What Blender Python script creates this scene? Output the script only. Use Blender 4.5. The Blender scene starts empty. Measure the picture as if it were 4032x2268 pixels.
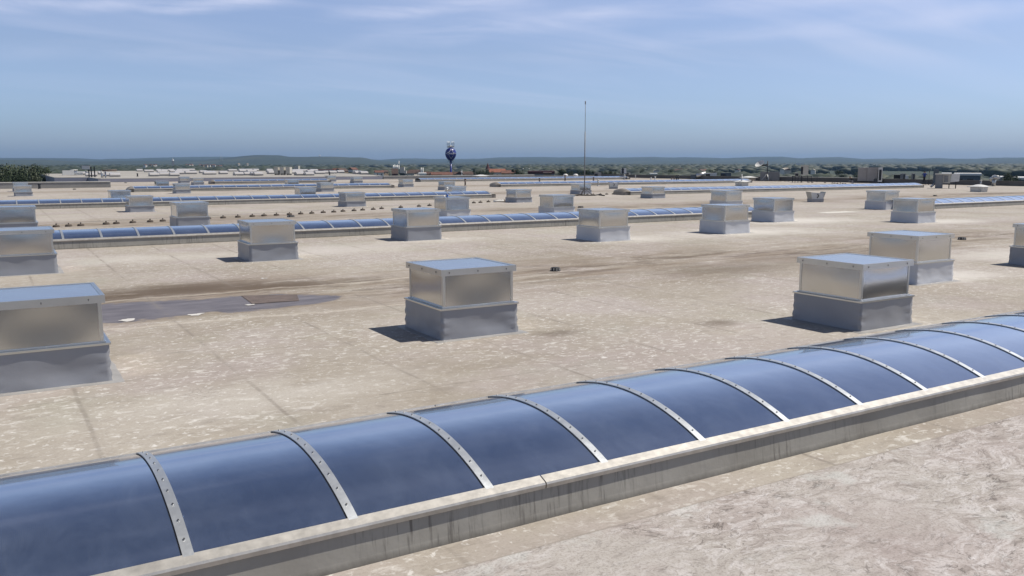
import bpy, math, random
from mathutils import Vector, Matrix, noise
R = math.radians
random.seed(7)
SC = bpy.context.scene
C = SC.collection

# ---------------------------------------------------------------- camera
FPX, YAW, PITCH, ROLL, CH = 3380.58, R(58.729), R(8.2656), R(-0.033), 2.8
def cam_axes():
    fwd = Vector((math.cos(YAW), math.sin(YAW), 0)); right = Vector((math.sin(YAW), -math.cos(YAW), 0)); up = Vector((0, 0, 1))
    f2 = fwd*math.cos(PITCH) - up*math.sin(PITCH); u2 = fwd*math.sin(PITCH) + up*math.cos(PITCH)
    r3 = right*math.cos(ROLL) + u2*math.sin(ROLL); u3 = u2*math.cos(ROLL) - right*math.sin(ROLL)
    return r3, u3, f2
RX, UX, FX = cam_axes()
cam = bpy.data.cameras.new('camera'); co = bpy.data.objects.new('camera', cam); C.objects.link(co)
cam.sensor_width = 36; cam.lens = FPX/4032*36; cam.clip_start = .1; cam.clip_end = 60000
co.matrix_world = Matrix(((RX.x, UX.x, -FX.x, 0), (RX.y, UX.y, -FX.y, 0), (RX.z, UX.z, -FX.z, CH), (0, 0, 0, 1)))
SC.camera = co
SC.cycles.caustics_reflective = True; SC.cycles.blur_glossy = 0; SC.cycles.sample_clamp_indirect = 12

# ---------------------------------------------------------------- sun, sky, exposure
SUN_EL, SUN_AZ = R(59.4), R(108.3)          # azimuth clockwise from +Y
sd = Vector((math.sin(SUN_AZ)*math.cos(SUN_EL), math.cos(SUN_AZ)*math.cos(SUN_EL), math.sin(SUN_EL)))
sl = bpy.data.lights.new('sun', 'SUN'); sl.energy = 5.0; sl.angle = R(.53); sl.color = (1, .945, .85)
so = bpy.data.objects.new('sun', sl); C.objects.link(so); so.rotation_euler = sd.to_track_quat('Z', 'Y').to_euler()
SC.view_settings.view_transform = 'Standard'; SC.view_settings.look = 'None'
SC.view_settings.exposure = 0.16; SC.view_settings.gamma = 1
W = bpy.data.worlds.new('World'); SC.world = W; W.use_nodes = True
nt = W.node_tree; N = nt.nodes; L = nt.links; N.clear()
def nd(nt, t, **k):
    n = nt.nodes.new(t)
    for a, b in k.items():
        if hasattr(n, a): setattr(n, a, b)
    return n
def inp(n, **k):
    for a, b in k.items(): n.inputs[a.replace('_', ' ')].default_value = b
sky = nd(nt, 'ShaderNodeTexSky', sky_type='NISHITA', sun_disc=False, sun_elevation=SUN_EL, sun_rotation=SUN_AZ, altitude=100, air_density=1.0, dust_density=1.2, ozone_density=2.5)
tc = nd(nt, 'ShaderNodeTexCoord'); sep = nd(nt, 'ShaderNodeSeparateXYZ'); L.new(tc.outputs['Generated'], sep.inputs[0])
def math_n(nt, op, a, b=None, c=None, clamp=False):
    n = nt.nodes.new('ShaderNodeMath'); n.operation = op; n.use_clamp = clamp
    for i, v in enumerate((a, b, c)):
        if v is None: continue
        if isinstance(v, (int, float)): n.inputs[i].default_value = v
        else: nt.links.new(v, n.inputs[i])
    return n.outputs[0]
def mixc(nt, f, a, b, bt='MIX'):
    n = nt.nodes.new('ShaderNodeMix'); n.data_type = 'RGBA'; n.blend_type = bt; n.clamp_factor = True
    for s, v in ((n.inputs[0], f), (n.inputs[6], a), (n.inputs[7], b)):
        if isinstance(v, (int, float)): s.default_value = v
        elif isinstance(v, tuple): s.default_value = (*v, 1) if len(v) == 3 else v
        else: nt.links.new(v, s)
    return n.outputs[2]
def ramp(nt, f, pts, interp='LINEAR'):
    n = nt.nodes.new('ShaderNodeValToRGB'); cr = n.color_ramp; cr.interpolation = interp
    while len(cr.elements) < len(pts): cr.elements.new(.5)
    for e, (p, c) in zip(cr.elements, pts):
        e.position = p; e.color = (c, c, c, 1) if isinstance(c, (int, float)) else (*c, 1)
    nt.links.new(f, n.inputs[0]); return n.outputs[0]
def noise_n(nt, vec, scale, detail=4, rough=.55, dist=0, out='Fac'):
    n = nt.nodes.new('ShaderNodeTexNoise'); n.inputs['Scale'].default_value = scale; n.inputs['Detail'].default_value = detail
    n.inputs['Roughness'].default_value = rough; n.inputs['Distortion'].default_value = dist
    if vec is not None: nt.links.new(vec, n.inputs['Vector'])
    return n.outputs[out]
def mapping(nt, vec, scale=(1, 1, 1), loc=(0, 0, 0), rot=(0, 0, 0)):
    n = nt.nodes.new('ShaderNodeMapping'); n.inputs['Scale'].default_value = scale; n.inputs['Location'].default_value = loc; n.inputs['Rotation'].default_value = rot
    nt.links.new(vec, n.inputs['Vector']); return n.outputs[0]
# thin cirrus: streaks on a plane high overhead
zz = math_n(nt, 'MAXIMUM', sep.outputs[2], .02); zz = math_n(nt, 'ADD', zz, .10)
cx = math_n(nt, 'DIVIDE', sep.outputs[0], zz); cy = math_n(nt, 'DIVIDE', sep.outputs[1], zz)
cmb = nd(nt, 'ShaderNodeCombineXYZ'); L.new(cx, cmb.inputs[0]); L.new(cy, cmb.inputs[1])
mv = mapping(nt, cmb.outputs[0], scale=(.34, 1.25, 1), rot=(0, 0, R(34)))
n1 = noise_n(nt, mv, 1.1, 7, .5, .9)
n2 = noise_n(nt, mapping(nt, cmb.outputs[0], scale=(.5, .5, 1), loc=(3.3, 1.7, 0)), .7, 3)
cm = math_n(nt, 'MULTIPLY', ramp(nt, n1, [(.45, 0), (.68, 1)]), ramp(nt, n2, [(.35, .25), (.65, 1)]))
fade = ramp(nt, sep.outputs[2], [(.02, 0), (.12, 1)])
cm = math_n(nt, 'MULTIPLY', cm, fade)
SKY_TINT = ramp(nt, sep.outputs[2], [(0, (.73, .89, 1.40)), (.045, (.76, .90, 1.28)), (.12, (.92, .90, 1.08)), (.19, (1.06, .98, 1.11)), (.32, (2.1, 1.75, 1.55)), (.42, (1.5, 1.3, 1.2)), (.6, (.42, .43, .50)), (.8, (.14, .155, .22)), (1, (.09, .105, .16))])
skyc = mixc(nt, 1.0, sky.outputs[0], SKY_TINT, 'MULTIPLY')
# drifting bands of thin cloud low in the view: (azimuth from, to, elevation from, to, half width, strength)
azn = math_n(nt, 'ARCTAN2', sep.outputs[1], sep.outputs[0]); tot = math_n(nt, 'MULTIPLY', cm, .38)
stk = nt.nodes.new('ShaderNodeCombineXYZ'); L.new(azn, stk.inputs[0]); L.new(sep.outputs[2], stk.inputs[1])
for a0, e0, a1, e1, wd_, k_, sd_ in ((92, 8.4, 73, 9.9, .013, .60, 1), (90, 9.6, 70, 10.8, .010, .42, 2), (70, 9.2, 57, 10.2, .011, .45, 3), (68, 7.9, 52, 9.3, .016, .30, 4), (56, 9.3, 30, 10.4, .020, .34, 5), (50, 7.6, 27, 8.6, .014, .28, 6), (90, 6.0, 68, 6.9, .014, .16, 7)):
    a0, a1, e0, e1 = R(a0), R(a1), R(e0), R(e1); sl_ = (e1-e0)/(a1-a0)
    ln_ = math_n(nt, 'ADD', math_n(nt, 'MULTIPLY', azn, sl_), e0-sl_*a0)
    wob_ = math_n(nt, 'MULTIPLY', math_n(nt, 'SUBTRACT', noise_n(nt, mapping(nt, stk.outputs[0], scale=(4, 4, 1), loc=(sd_*3.1, 0, 0)), 1.6, 4), .5), .03)
    d_ = math_n(nt, 'DIVIDE', math_n(nt, 'ABSOLUTE', math_n(nt, 'ADD', math_n(nt, 'SUBTRACT', sep.outputs[2], ln_), wob_)), wd_)
    bm_ = ramp(nt, d_, [(0, 1), (1, 0)], 'EASE')
    mid_, hw_ = (a0+a1)/2, abs(a1-a0)/2
    ex_ = ramp(nt, math_n(nt, 'DIVIDE', math_n(nt, 'ABSOLUTE', math_n(nt, 'SUBTRACT', azn, mid_)), hw_*1.25), [(.55, 1), (1, 0)], 'EASE')
    fb_ = ramp(nt, noise_n(nt, mapping(nt, stk.outputs[0], scale=(5, 38, 1), rot=(0, 0, sl_), loc=(sd_, sd_, 0)), 1.3, 6, .62, .6), [(.34, .15), (.66, 1)])
    tot = math_n(nt, 'ADD', tot, math_n(nt, 'MULTIPLY', math_n(nt, 'MULTIPLY', math_n(nt, 'MULTIPLY', bm_, ex_), fb_), k_))
skyc = mixc(nt, math_n(nt, 'MINIMUM', tot, .8), skyc, (6.3, 6.6, 8.2))
bg = nd(nt, 'ShaderNodeBackground'); L.new(skyc, bg.inputs[0]); bg.inputs[1].default_value = .108
wo = nd(nt, 'ShaderNodeOutputWorld'); L.new(bg.outputs[0], wo.inputs[0])

# ---------------------------------------------------------------- helpers
def ray(u, v):
    return RX*((u-2016)/FPX) - UX*((v-1134)/FPX) + FX
def G(u, v, z=0.0):
    d = ray(u, v); t = (z-CH)/d.z; return Vector((d.x*t, d.y*t, z))
def AT(u, v, dist):
    d = ray(u, v); h = math.hypot(d.x, d.y); return Vector((d.x, d.y, d.z))*(dist/h) + Vector((0, 0, CH))
def tag(o, label=None, cat=None, group=None, kind=None):
    for k, v in (('label', label), ('category', cat), ('group', group), ('kind', kind)):
        if v: o[k] = v
    return o
def empty(name, loc, rz=0):
    o = bpy.data.objects.new(name, None); C.objects.link(o); o.location = loc; o.rotation_euler = (0, 0, rz); o.empty_display_size = .2; return o
def link(name, mesh, parent=None, loc=None, rz=0):
    o = bpy.data.objects.new(name, mesh); C.objects.link(o)
    if parent: o.parent = parent
    if loc is not None: o.location = loc
    if rz: o.rotation_euler = (0, 0, rz)
    return o
class MB:
    def __init__(s): s.v = []; s.f = []; s.m = []; s.sm = []
    def add(s, vs, fs, m=0, smooth=False):
        n = len(s.v); s.v += [tuple(v) for v in vs]
        for f in fs: s.f.append(tuple(i+n for i in f)); s.m.append(m); s.sm.append(smooth)
        return s
    def box(s, x0, x1, y0, y1, z0, z1, m=0, taper=0, rot=None, org=None):
        vs = [Vector((x, y, z)) for z in (z0, z1) for y in (y0, y1) for x in (x0, x1)]
        if taper:
            cx, cy = (x0+x1)/2, (y0+y1)/2
            for i in range(4, 8): vs[i].x = cx+(vs[i].x-cx)*(1-taper); vs[i].y = cy+(vs[i].y-cy)*(1-taper)
        if rot is not None:
            o = Vector(org or (0, 0, 0)); vs = [rot @ (v-o)+o for v in vs]
        return s.add(vs, [(0, 2, 3, 1), (4, 5, 7, 6), (0, 1, 5, 4), (2, 6, 7, 3), (0, 4, 6, 2), (1, 3, 7, 5)], m)
    def tube(s, a, b, r, n=8, m=0, r2=None, cap=True, smooth=True):
        a = Vector(a); b = Vector(b); r2 = r if r2 is None else r2
        d = (b-a).normalized(); p = d.orthogonal().normalized(); q = d.cross(p)
        vs = []
        for c, rr in ((a, r), (b, r2)):
            for i in range(n):
                t = 2*math.pi*i/n; vs.append(c+p*math.cos(t)*rr+q*math.sin(t)*rr)
        k = len(s.v); s.add(vs, [(i, (i+1) % n, n+(i+1) % n, n+i) for i in range(n)], m, smooth)
        if cap:
            s.f.append(tuple(k+i for i in reversed(range(n)))); s.m.append(m); s.sm.append(False)
            s.f.append(tuple(k+n+i for i in range(n))); s.m.append(m); s.sm.append(False)
        return s
    def lathe(s, prof, n=20, m=0, c=(0, 0, 0), smooth=True):
        k = len(s.v); vs = []
        for r, z in prof:
            for i in range(n):
                t = 2*math.pi*i/n; vs.append((c[0]+r*math.cos(t), c[1]+r*math.sin(t), c[2]+z))
        fs = [(j*n+i, j*n+(i+1) % n, (j+1)*n+(i+1) % n, (j+1)*n+i) for j in range(len(prof)-1) for i in range(n)]
        return s.add(vs, fs, m, smooth)
    def build(s, name, mats, parent=None, loc=None, rz=0):
        me = s.mesh(name, mats); return link(name, me, parent, loc, rz)
    def mesh(s, name, mats):
        me = bpy.data.meshes.new(name); me.from_pydata(s.v, [], s.f); me.update()
        if not isinstance(mats, (list, tuple)): mats = [mats]
        for m in mats: me.materials.append(m)
        me.polygons.foreach_set('material_index', s.m); me.polygons.foreach_set('use_smooth', s.sm)
        me.validate(); me.update(); return me
def copy_tree(o, parent=None):
    c = o.copy(); C.objects.link(c)
    if parent: c.parent = parent
    for ch in [x for x in KIDS.get(o.name, [])]: copy_tree(ch, c)
    return c
KIDS = {}
def reg(root):
    for ch in [x for x in C.objects if x.parent == root]:
        KIDS.setdefault(root.name, []).append(ch); reg(ch)

# ---------------------------------------------------------------- materials
def mat(name, col, rough=.6, metal=0, var=0, vscale=3, bump=0, bscale=20, rvar=0, spec=.5, ior=1.45, tint=None):
    if metal < .6: col = tuple(c*.78 for c in col); tint = tuple(c*.78 for c in tint) if tint else None
    m = bpy.data.materials.new(name); m.use_nodes = True; t = m.node_tree; b = t.nodes['Principled BSDF']
    b.inputs['Base Color'].default_value = (*col, 1); b.inputs['Roughness'].default_value = rough; b.inputs['Metallic'].default_value = metal
    b.inputs['IOR'].default_value = ior
    tcn = t.nodes.new('ShaderNodeTexCoord'); oi = t.nodes.new('ShaderNodeObjectInfo')
    vm = t.nodes.new('ShaderNodeVectorMath'); vm.operation = 'ADD'; t.links.new(tcn.outputs['Object'], vm.inputs[0])
    sc = t.nodes.new('ShaderNodeVectorMath'); sc.operation = 'SCALE'; t.links.new(oi.outputs['Location'], sc.inputs[0]); sc.inputs['Scale'].default_value = 1.37
    t.links.new(sc.outputs[0], vm.inputs[1]); vec = vm.outputs[0]
    if var:
        nz = noise_n(t, vec, vscale, 6, .6)
        a = tuple(max(0, c*(1-var)) for c in col); bb = tuple(min(1, c*(1+var)) for c in (tint or col))
        t.links.new(mixc(t, ramp(t, nz, [(.3, 0), (.7, 1)]), a, bb), b.inputs['Base Color'])
    if rvar:
        nz = noise_n(t, vec, vscale*1.7, 5)
        t.links.new(math_n(t, 'ADD', math_n(t, 'MULTIPLY', nz, rvar*2), rough-rvar, clamp=True), b.inputs['Roughness'])
    if bump:
        nz = noise_n(t, vec, bscale, 5, .6); bn = t.nodes.new('ShaderNodeBump'); bn.inputs['Strength'].default_value = 1; bn.inputs['Distance'].default_value = bump
        t.links.new(nz, bn.inputs['Height']); t.links.new(bn.outputs[0], b.inputs['Normal'])
    return m
M = {}
M['panel'] = mat('sheet_steel', (.60, .60, .59), .165, 1, .04, 1.2, 0, 1.4, .02)
M['frame'] = mat('aluminium', (.60, .59, .56), .30, 1, .06, 1.5, 0, 20, .03)
M['lid'] = mat('lid_sheet', (.60, .61, .62), .24, .95, .04, 2, .0006, 2, .05)
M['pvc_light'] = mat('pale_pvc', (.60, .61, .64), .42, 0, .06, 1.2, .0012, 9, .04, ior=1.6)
M['pvc'] = mat('grey_pvc', (.30, .31, .34), .42, 0, .06, 1.2, .0012, 9, .04, ior=1.6)
M['pvc_old'] = mat('weathered_pvc', (.33, .32, .31), .55, 0, .16, 2.5, .003, 6, .06)
M['sill'] = mat('sill_aluminium', (.54, .515, .475), .42, .55, .18, 9, .0008, 40, .1)
M['bar'] = mat('bar_aluminium', (.44, .46, .48), .42, .7, .14, 6, .0008, 40, .1)
M['rubber'] = mat('black_rubber', (.018, .018, .02), .7, 0, .3, 8)
M['screw'] = mat('screw_steel', (.25, .24, .23), .35, 1)
M['cap'] = mat('cap_sheet', (.30, .27, .235), .5, .3, .2, 4)
M['galv'] = mat('galvanised', (.45, .45, .44), .42, .8, .2, 5)
M['white'] = mat('white_paint', (.72, .71, .68), .45, 0, .08, 4)
M['cream'] = mat('cream_paint', (.56, .53, .46), .5, 0, .08, 2)
M['tan'] = mat('tan_paint', (.40, .365, .34), .5, 0, .08, 2)
M['grey'] = mat('grey_paint', (.25, .25, .25), .6, 0, .15, 2)
M['mast'] = mat('dull_steel', (.21, .21, .22), .6, 0, .2, 5)
M['dark'] = mat('dark_metal', (.03, .033, .04), .5, .2, .2, 5)
M['concrete'] = mat('concrete', (.10, .08, .065), .9, 0, .3, 10, .004, 30)
M['brownpipe'] = mat('rusty_pipe', (.17, .13, .11), .7, 0, .35, 6)
M['parapet'] = mat('parapet_face', (.30, .29, .275), .8, 0, .15, .5, .002, 3)
M['parapet_dark'] = mat('parapet_bitumen', (.13, .125, .12), .85, 0, .2, .5)
M['coping'] = mat('coping_metal', (.66, .64, .58), .5, .1, .1, .7)
M['lavender'] = mat('hall_cladding', (.30, .30, .36), .6, 0, .06, .5)
M['hallroof'] = mat('hall_membrane', (.36, .34, .31), .9, 0, .18, .12)
M['opal'] = mat('opal_glazing', (.50, .48, .47), .18, 0, .05, 1)
M['towerblue'] = mat('tower_blue', (.022, .036, .23), .32, 0, .15, .4)
M['decal'] = mat('white_lettering', (.75, .75, .78), .5)
M['churchtile'] = mat('orange_tile', (.27, .10, .06), .8, 0, .15, .6)
M['brick'] = mat('red_tile', (.15, .065, .045), .8, 0, .25, .6)
M['tile2'] = mat('brown_tile', (.09, .055, .045), .8, 0, .25, .6)
M['plaster'] = mat('plaster', (.55, .50, .42), .85, 0, .1, .5)
M['plaster2'] = mat('white_plaster', (.70, .68, .62), .85, 0, .1, .5)
M['plaster3'] = mat('tan_plaster', (.33, .25, .17), .85, 0, .1, .5)
M['winglass'] = mat('window_glass', (.03, .035, .045), .15)
M['bark'] = mat('bark', (.08, .06, .045), .9, 0, .3, 3)
M['darkred'] = mat('dark_red_fascia', (.09, .02, .02), .6, 0, .1, .5)
M['shirt'] = mat('blue_cloth', (.015, .035, .19), .85, 0, .2, 12)
M['trousers'] = mat('dark_trousers', (.018, .018, .026), .9, 0, .2, 12)
M['greycloth'] = mat('grey_cloth', (.20, .20, .22), .9, 0, .2, 12)
M['skin'] = mat('skin', (.42, .24, .16), .5)
M['hair'] = mat('hair', (.02, .015, .012), .7)
M['blueobj'] = mat('blue_cap', (.02, .10, .35), .4)
M['bluegrey'] = mat('blue_grey_wall', (.10, .125, .15), .7, 0, .1, .3)

def leafmat(name, a, b):
    m = bpy.data.materials.new(name); m.use_nodes = True; t = m.node_tree; p = t.nodes['Principled BSDF']; p.inputs['Roughness'].default_value = .7
    tcn = t.nodes.new('ShaderNodeTexCoord'); geo = t.nodes.new('ShaderNodeNewGeometry')
    nz = noise_n(t, geo.outputs['Position'], .45, 3); t.links.new(mixc(t, ramp(t, nz, [(.35, 0), (.65, 1)]), tuple(c*.8 for c in a), tuple(c*.8 for c in b)), p.inputs['Base Color'])
    return m
M['leaf'] = leafmat('leaf_green', (.022, .042, .013), (.045, .070, .022))
M['leaf2'] = leafmat('leaf_dark', (.013, .028, .011), (.026, .044, .016))
M['leaf3'] = leafmat('leaf_olive', (.035, .050, .023), (.060, .072, .034))

# --- skylight glazing: reflective bluish multiwall sheet
def glazing():
    m = bpy.data.materials.new('blue_glazing'); m.use_nodes = True; t = m.node_tree; p = t.nodes['Principled BSDF']
    geo = t.nodes.new('ShaderNodeNewGeometry')
    big = noise_n(t, geo.outputs['Position'], .9, 5, .55)
    dust = noise_n(t, geo.outputs['Position'], 9, 6, .7)
    col = mixc(t, ramp(t, big, [(.3, 0), (.7, 1)]), (.115, .165, .29), (.16, .215, .34))
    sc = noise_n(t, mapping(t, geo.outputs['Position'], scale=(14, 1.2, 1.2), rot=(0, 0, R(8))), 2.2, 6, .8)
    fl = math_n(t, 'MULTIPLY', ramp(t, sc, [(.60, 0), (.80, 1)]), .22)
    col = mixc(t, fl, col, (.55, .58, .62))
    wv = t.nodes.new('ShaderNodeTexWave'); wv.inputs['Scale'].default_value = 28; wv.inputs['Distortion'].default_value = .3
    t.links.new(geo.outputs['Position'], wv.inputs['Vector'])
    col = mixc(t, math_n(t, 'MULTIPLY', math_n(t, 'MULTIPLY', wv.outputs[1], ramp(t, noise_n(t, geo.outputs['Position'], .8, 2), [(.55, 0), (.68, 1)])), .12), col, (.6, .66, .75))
    oi = t.nodes.new('ShaderNodeObjectInfo')
    col = mixc(t, math_n(t, 'MULTIPLY', oi.outputs['Random'], .25), col, (.20, .25, .36))
    film = math_n(t, 'MULTIPLY', ramp(t, noise_n(t, mapping(t, geo.outputs['Position'], scale=(1.2, .8, .8)), 2.6, 7, .72, .6), [(.42, 0), (.75, 1)]), .07)
    col = mixc(t, film, col, (.42, .44, .46))
    t.links.new(math_n(t, 'SUBTRACT', .72, math_n(t, 'MULTIPLY', film, 1.6)), p.inputs['Metallic'])
    t.links.new(col, p.inputs['Base Color'])
    p.inputs['IOR'].default_value = 1.6; p.inputs['Coat Weight'].default_value = 1; p.inputs['Coat Roughness'].default_value = .05; p.inputs['Coat IOR'].default_value = 2.6
    t.links.new(math_n(t, 'ADD', math_n(t, 'MULTIPLY', dust, .16), .08), p.inputs['Roughness'])
    bn = t.nodes.new('ShaderNodeBump'); bn.inputs['Distance'].default_value = .012
    t.links.new(noise_n(t, geo.outputs['Position'], 1.3, 3, .5), bn.inputs['Height']); t.links.new(bn.outputs[0], p.inputs['Normal'])
    return m
M['glaze'] = glazing()

# --- kerb membrane: beige grey, run-off streaks under the sill
def kerbmat():
    m = bpy.data.materials.new('kerb_membrane'); m.use_nodes = True; t = m.node_tree; p = t.nodes['Principled BSDF']; p.inputs['Roughness'].default_value = .7
    geo = t.nodes.new('ShaderNodeNewGeometry'); pos = geo.outputs['Position']
    base = mixc(t, ramp(t, noise_n(t, pos, 1.1, 5), [(.3, 0), (.7, 1)]), (.27, .255, .225), (.37, .355, .32))
    st = noise_n(t, mapping(t, pos, scale=(9, 1, .6)), 3.0, 4, .7)
    gate = ramp(t, noise_n(t, pos, .9, 3), [(.42, 0), (.62, 1)])
    base = mixc(t, math_n(t, 'MULTIPLY', math_n(t, 'MULTIPLY', ramp(t, st, [(.52, 0), (.66, 1)]), gate), .85), base, (.10, .09, .08))
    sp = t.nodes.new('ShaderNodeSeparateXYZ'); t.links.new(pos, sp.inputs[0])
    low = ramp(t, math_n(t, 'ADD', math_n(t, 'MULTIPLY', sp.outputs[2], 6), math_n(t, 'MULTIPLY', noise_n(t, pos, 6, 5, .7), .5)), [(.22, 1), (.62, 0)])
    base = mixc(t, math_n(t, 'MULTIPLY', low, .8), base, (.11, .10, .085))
    base = mixc(t, 1.0, base, (.78, .78, .78), 'MULTIPLY')
    t.links.new(base, p.inputs['Base Color'])
    bn = t.nodes.new('ShaderNodeBump'); bn.inputs['Distance'].default_value = .012
    t.links.new(noise_n(t, pos, 3, 4, .5), bn.inputs['Height']); t.links.new(bn.outputs[0], p.inputs['Normal'])
    return m
M['kerb'] = kerbmat()

# --- roof membrane
def roofmat():
    m = bpy.data.materials.new('roof_membrane'); m.use_nodes = True; t = m.node_tree; p = t.nodes['Principled BSDF']; p.inputs['Roughness'].default_value = .86
    p.inputs['IOR'].default_value = 1.35
    geo = t.nodes.new('ShaderNodeNewGeometry'); pos = geo.outputs['Position']
    sp = t.nodes.new('ShaderNodeSeparateXYZ'); t.links.new(pos, sp.inputs[0]); X, Y = sp.outputs[0], sp.outputs[1]
    big = noise_n(t, pos, .16, 5, .6); mid = noise_n(t, pos, .9, 7, .62, .4); fine = noise_n(t, pos, 7, 6, .65)
    c = mixc(t, ramp(t, big, [(.32, 0), (.68, 1)]), (.255, .215, .165), (.42, .378, .315))
    c = mixc(t, math_n(t, 'MULTIPLY', ramp(t, mid, [(.35, 0), (.7, 1)]), .6), c, (.40, .362, .315))
    pink = ramp(t, noise_n(t, mapping(t, pos, loc=(40, 9, 0)), .35, 4), [(.45, 0), (.62, 1)])
    c = mixc(t, math_n(t, 'MULTIPLY', pink, .45), c, (.40, .345, .335))
    grn = ramp(t, noise_n(t, mapping(t, pos, loc=(11, 70, 0)), .5, 4), [(.55, 0), (.75, 1)])
    c = mixc(t, math_n(t, 'MULTIPLY', grn, .35), c, (.33, .34, .27))
    # pale worn flecks
    zone = ramp(t, noise_n(t, mapping(t, pos, loc=(5, 5, 0)), .26, 5, .65), [(.38, .35), (.56, 1)])
    fk = ramp(t, noise_n(t, mapping(t, pos, scale=(.75, 1.25, 1), rot=(0, 0, R(-20))), 6.5, 6, .68, .8), [(.54, 0), (.64, 1)])
    c = mixc(t, math_n(t, 'MULTIPLY', math_n(t, 'MULTIPLY', fk, zone), .62), c, (.66, .63, .58))
    fk2 = ramp(t, noise_n(t, mapping(t, pos, loc=(9, 2, 0)), 11.0, 4, .6, .5), [(.60, 0), (.66, 1)])
    c = mixc(t, math_n(t, 'MULTIPLY', math_n(t, 'MULTIPLY', fk2, zone), .75), c, (.70, .675, .63))
    dk = ramp(t, noise_n(t, mapping(t, pos, scale=(.6, 1.4, 1), rot=(0, 0, R(-25)), loc=(3, 8, 0)), 3.6, 7, .7, .7), [(.54, 0), (.66, 1)])
    c = mixc(t, math_n(t, 'MULTIPLY', dk, .42), c, (.215, .185, .155))
    c = mixc(t, math_n(t, 'MULTIPLY', ramp(t, fine, [(.35, 1), (.5, 0)]), .22), c, (.22, .185, .15))
    # dirt that settles along the drainage valleys (every 26 m)
    wob = math_n(t, 'MULTIPLY', math_n(t, 'SUBTRACT', noise_n(t, pos, .13, 3), .5), 7)
    yy = math_n(t, 'ADD', Y, wob)
    md = math_n(t, 'SUBTRACT', math_n(t, 'MODULO', math_n(t, 'ADD', yy, 26*6-18.6+13), 26), 13)
    val = ramp(t, math_n(t, 'DIVIDE', math_n(t, 'ABSOLUTE', md), 5.5), [(.0, 1), (1, 0)], 'EASE')
    st = noise_n(t, mapping(t, pos, scale=(.32, 1.5, 1), rot=(0, 0, R(4))), 1.0, 7, .68, .3)
    stm = math_n(t, 'MULTIPLY', val, ramp(t, st, [(.36, 0), (.62, 1)]))
    c = mixc(t, math_n(t, 'MULTIPLY', stm, .8), c, (.20, .15, .10))
    st2 = math_n(t, 'MULTIPLY', ramp(t, math_n(t, 'DIVIDE', math_n(t, 'ABSOLUTE', md), 2.6), [(.0, 1), (1, 0)], 'EASE'), ramp(t, noise_n(t, mapping(t, pos, scale=(.35, 1.6, 1), loc=(2, 7, 0)), 1.3, 6, .7), [(.49, 0), (.58, 1)]))
    c = mixc(t, math_n(t, 'MULTIPLY', st2, .75), c, (.115, .085, .06))
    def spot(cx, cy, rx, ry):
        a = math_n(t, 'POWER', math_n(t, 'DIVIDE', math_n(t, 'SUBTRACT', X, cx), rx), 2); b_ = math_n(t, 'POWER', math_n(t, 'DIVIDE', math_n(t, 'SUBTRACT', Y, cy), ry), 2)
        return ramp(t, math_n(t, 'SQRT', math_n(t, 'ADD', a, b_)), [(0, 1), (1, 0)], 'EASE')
    rag = noise_n(t, mapping(t, pos, scale=(.6, 1.8, 1)), 1.6, 7, .7, .4)
    for (cx, cy, rx, ry, k_) in ((3.6, 20.2, 4.4, 2.0, .95), (5.6, 19.6, 3.4, 1.2, .85), (1.9, 19.6, 2.2, 1.3, .85), (7.9, 11.6, .9, .5, .55), (10.9, 10.9, .8, .5, .6), (16.9, 16.4, 5, 2.2, .5), (22.5, 17.4, 5, 2.0, .5), (43.0, 43.5, 6, 2.5, .7), (80, 45.5, 9, 3, .6)):
        mk = math_n(t, 'MULTIPLY', spot(cx, cy, rx, ry), ramp(t, math_n(t, 'ADD', rag, math_n(t, 'MULTIPLY', spot(cx, cy, rx, ry), .25)), [(.50, 0), (.66, 1)]))
        c = mixc(t, math_n(t, 'MULTIPLY', mk, k_), c, (.10, .070, .046))
    pud = None
    for (cx, cy, rx, ry) in ((-.3, 17.7, 3.4, 2.1), (2.2, 17.65, 3.0, 2.0), (4.3, 17.5, 2.4, 1.7), (5.3, 17.25, 1.5, 1.1)):
        q_ = spot(cx, cy, rx, ry); pud = q_ if pud is None else math_n(t, 'MAXIMUM', pud, q_)
    rg = noise_n(t, mapping(t, pos, scale=(1, 1.6, 1), loc=(6, 0, 0)), 1.5, 8, .68, .3)
    pv_ = math_n(t, 'ADD', pud, math_n(t, 'MULTIPLY', math_n(t, 'SUBTRACT', rg, .5), .9))
    c = mixc(t, math_n(t, 'MULTIPLY', ramp(t, pv_, [(.12, 0), (.30, 1)]), .45), c, (.21, .17, .125))
    pmask = ramp(t, pv_, [(.33, 0), (.42, 1)])
    pcol = mixc(t, ramp(t, noise_n(t, mapping(t, pos, scale=(.7, 2.2, 1)), 1.7, 6, .65), [(.35, 0), (.7, 1)]), (.088, .076, .082), (.185, .165, .170))
    c = mixc(t, math_n(t, 'MULTIPLY', pmask, .93), c, pcol)
    t.links.new(math_n(t, 'SUBTRACT', .86, math_n(t, 'MULTIPLY', pmask, .40)), p.inputs['Roughness'])
    g_ = G(795, 1550); fkd = ramp(t, noise_n(t, mapping(t, pos, scale=(1, 1.6, 1)), 22, 2, .5), [(.58, 0), (.62, 1)])
    c = mixc(t, math_n(t, 'MULTIPLY', math_n(t, 'MULTIPLY', fkd, ramp(t, spot(g_.x, g_.y, .38, .55), [(.15, 0), (.5, 1)])), .8), c, (.12, .10, .085))
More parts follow.
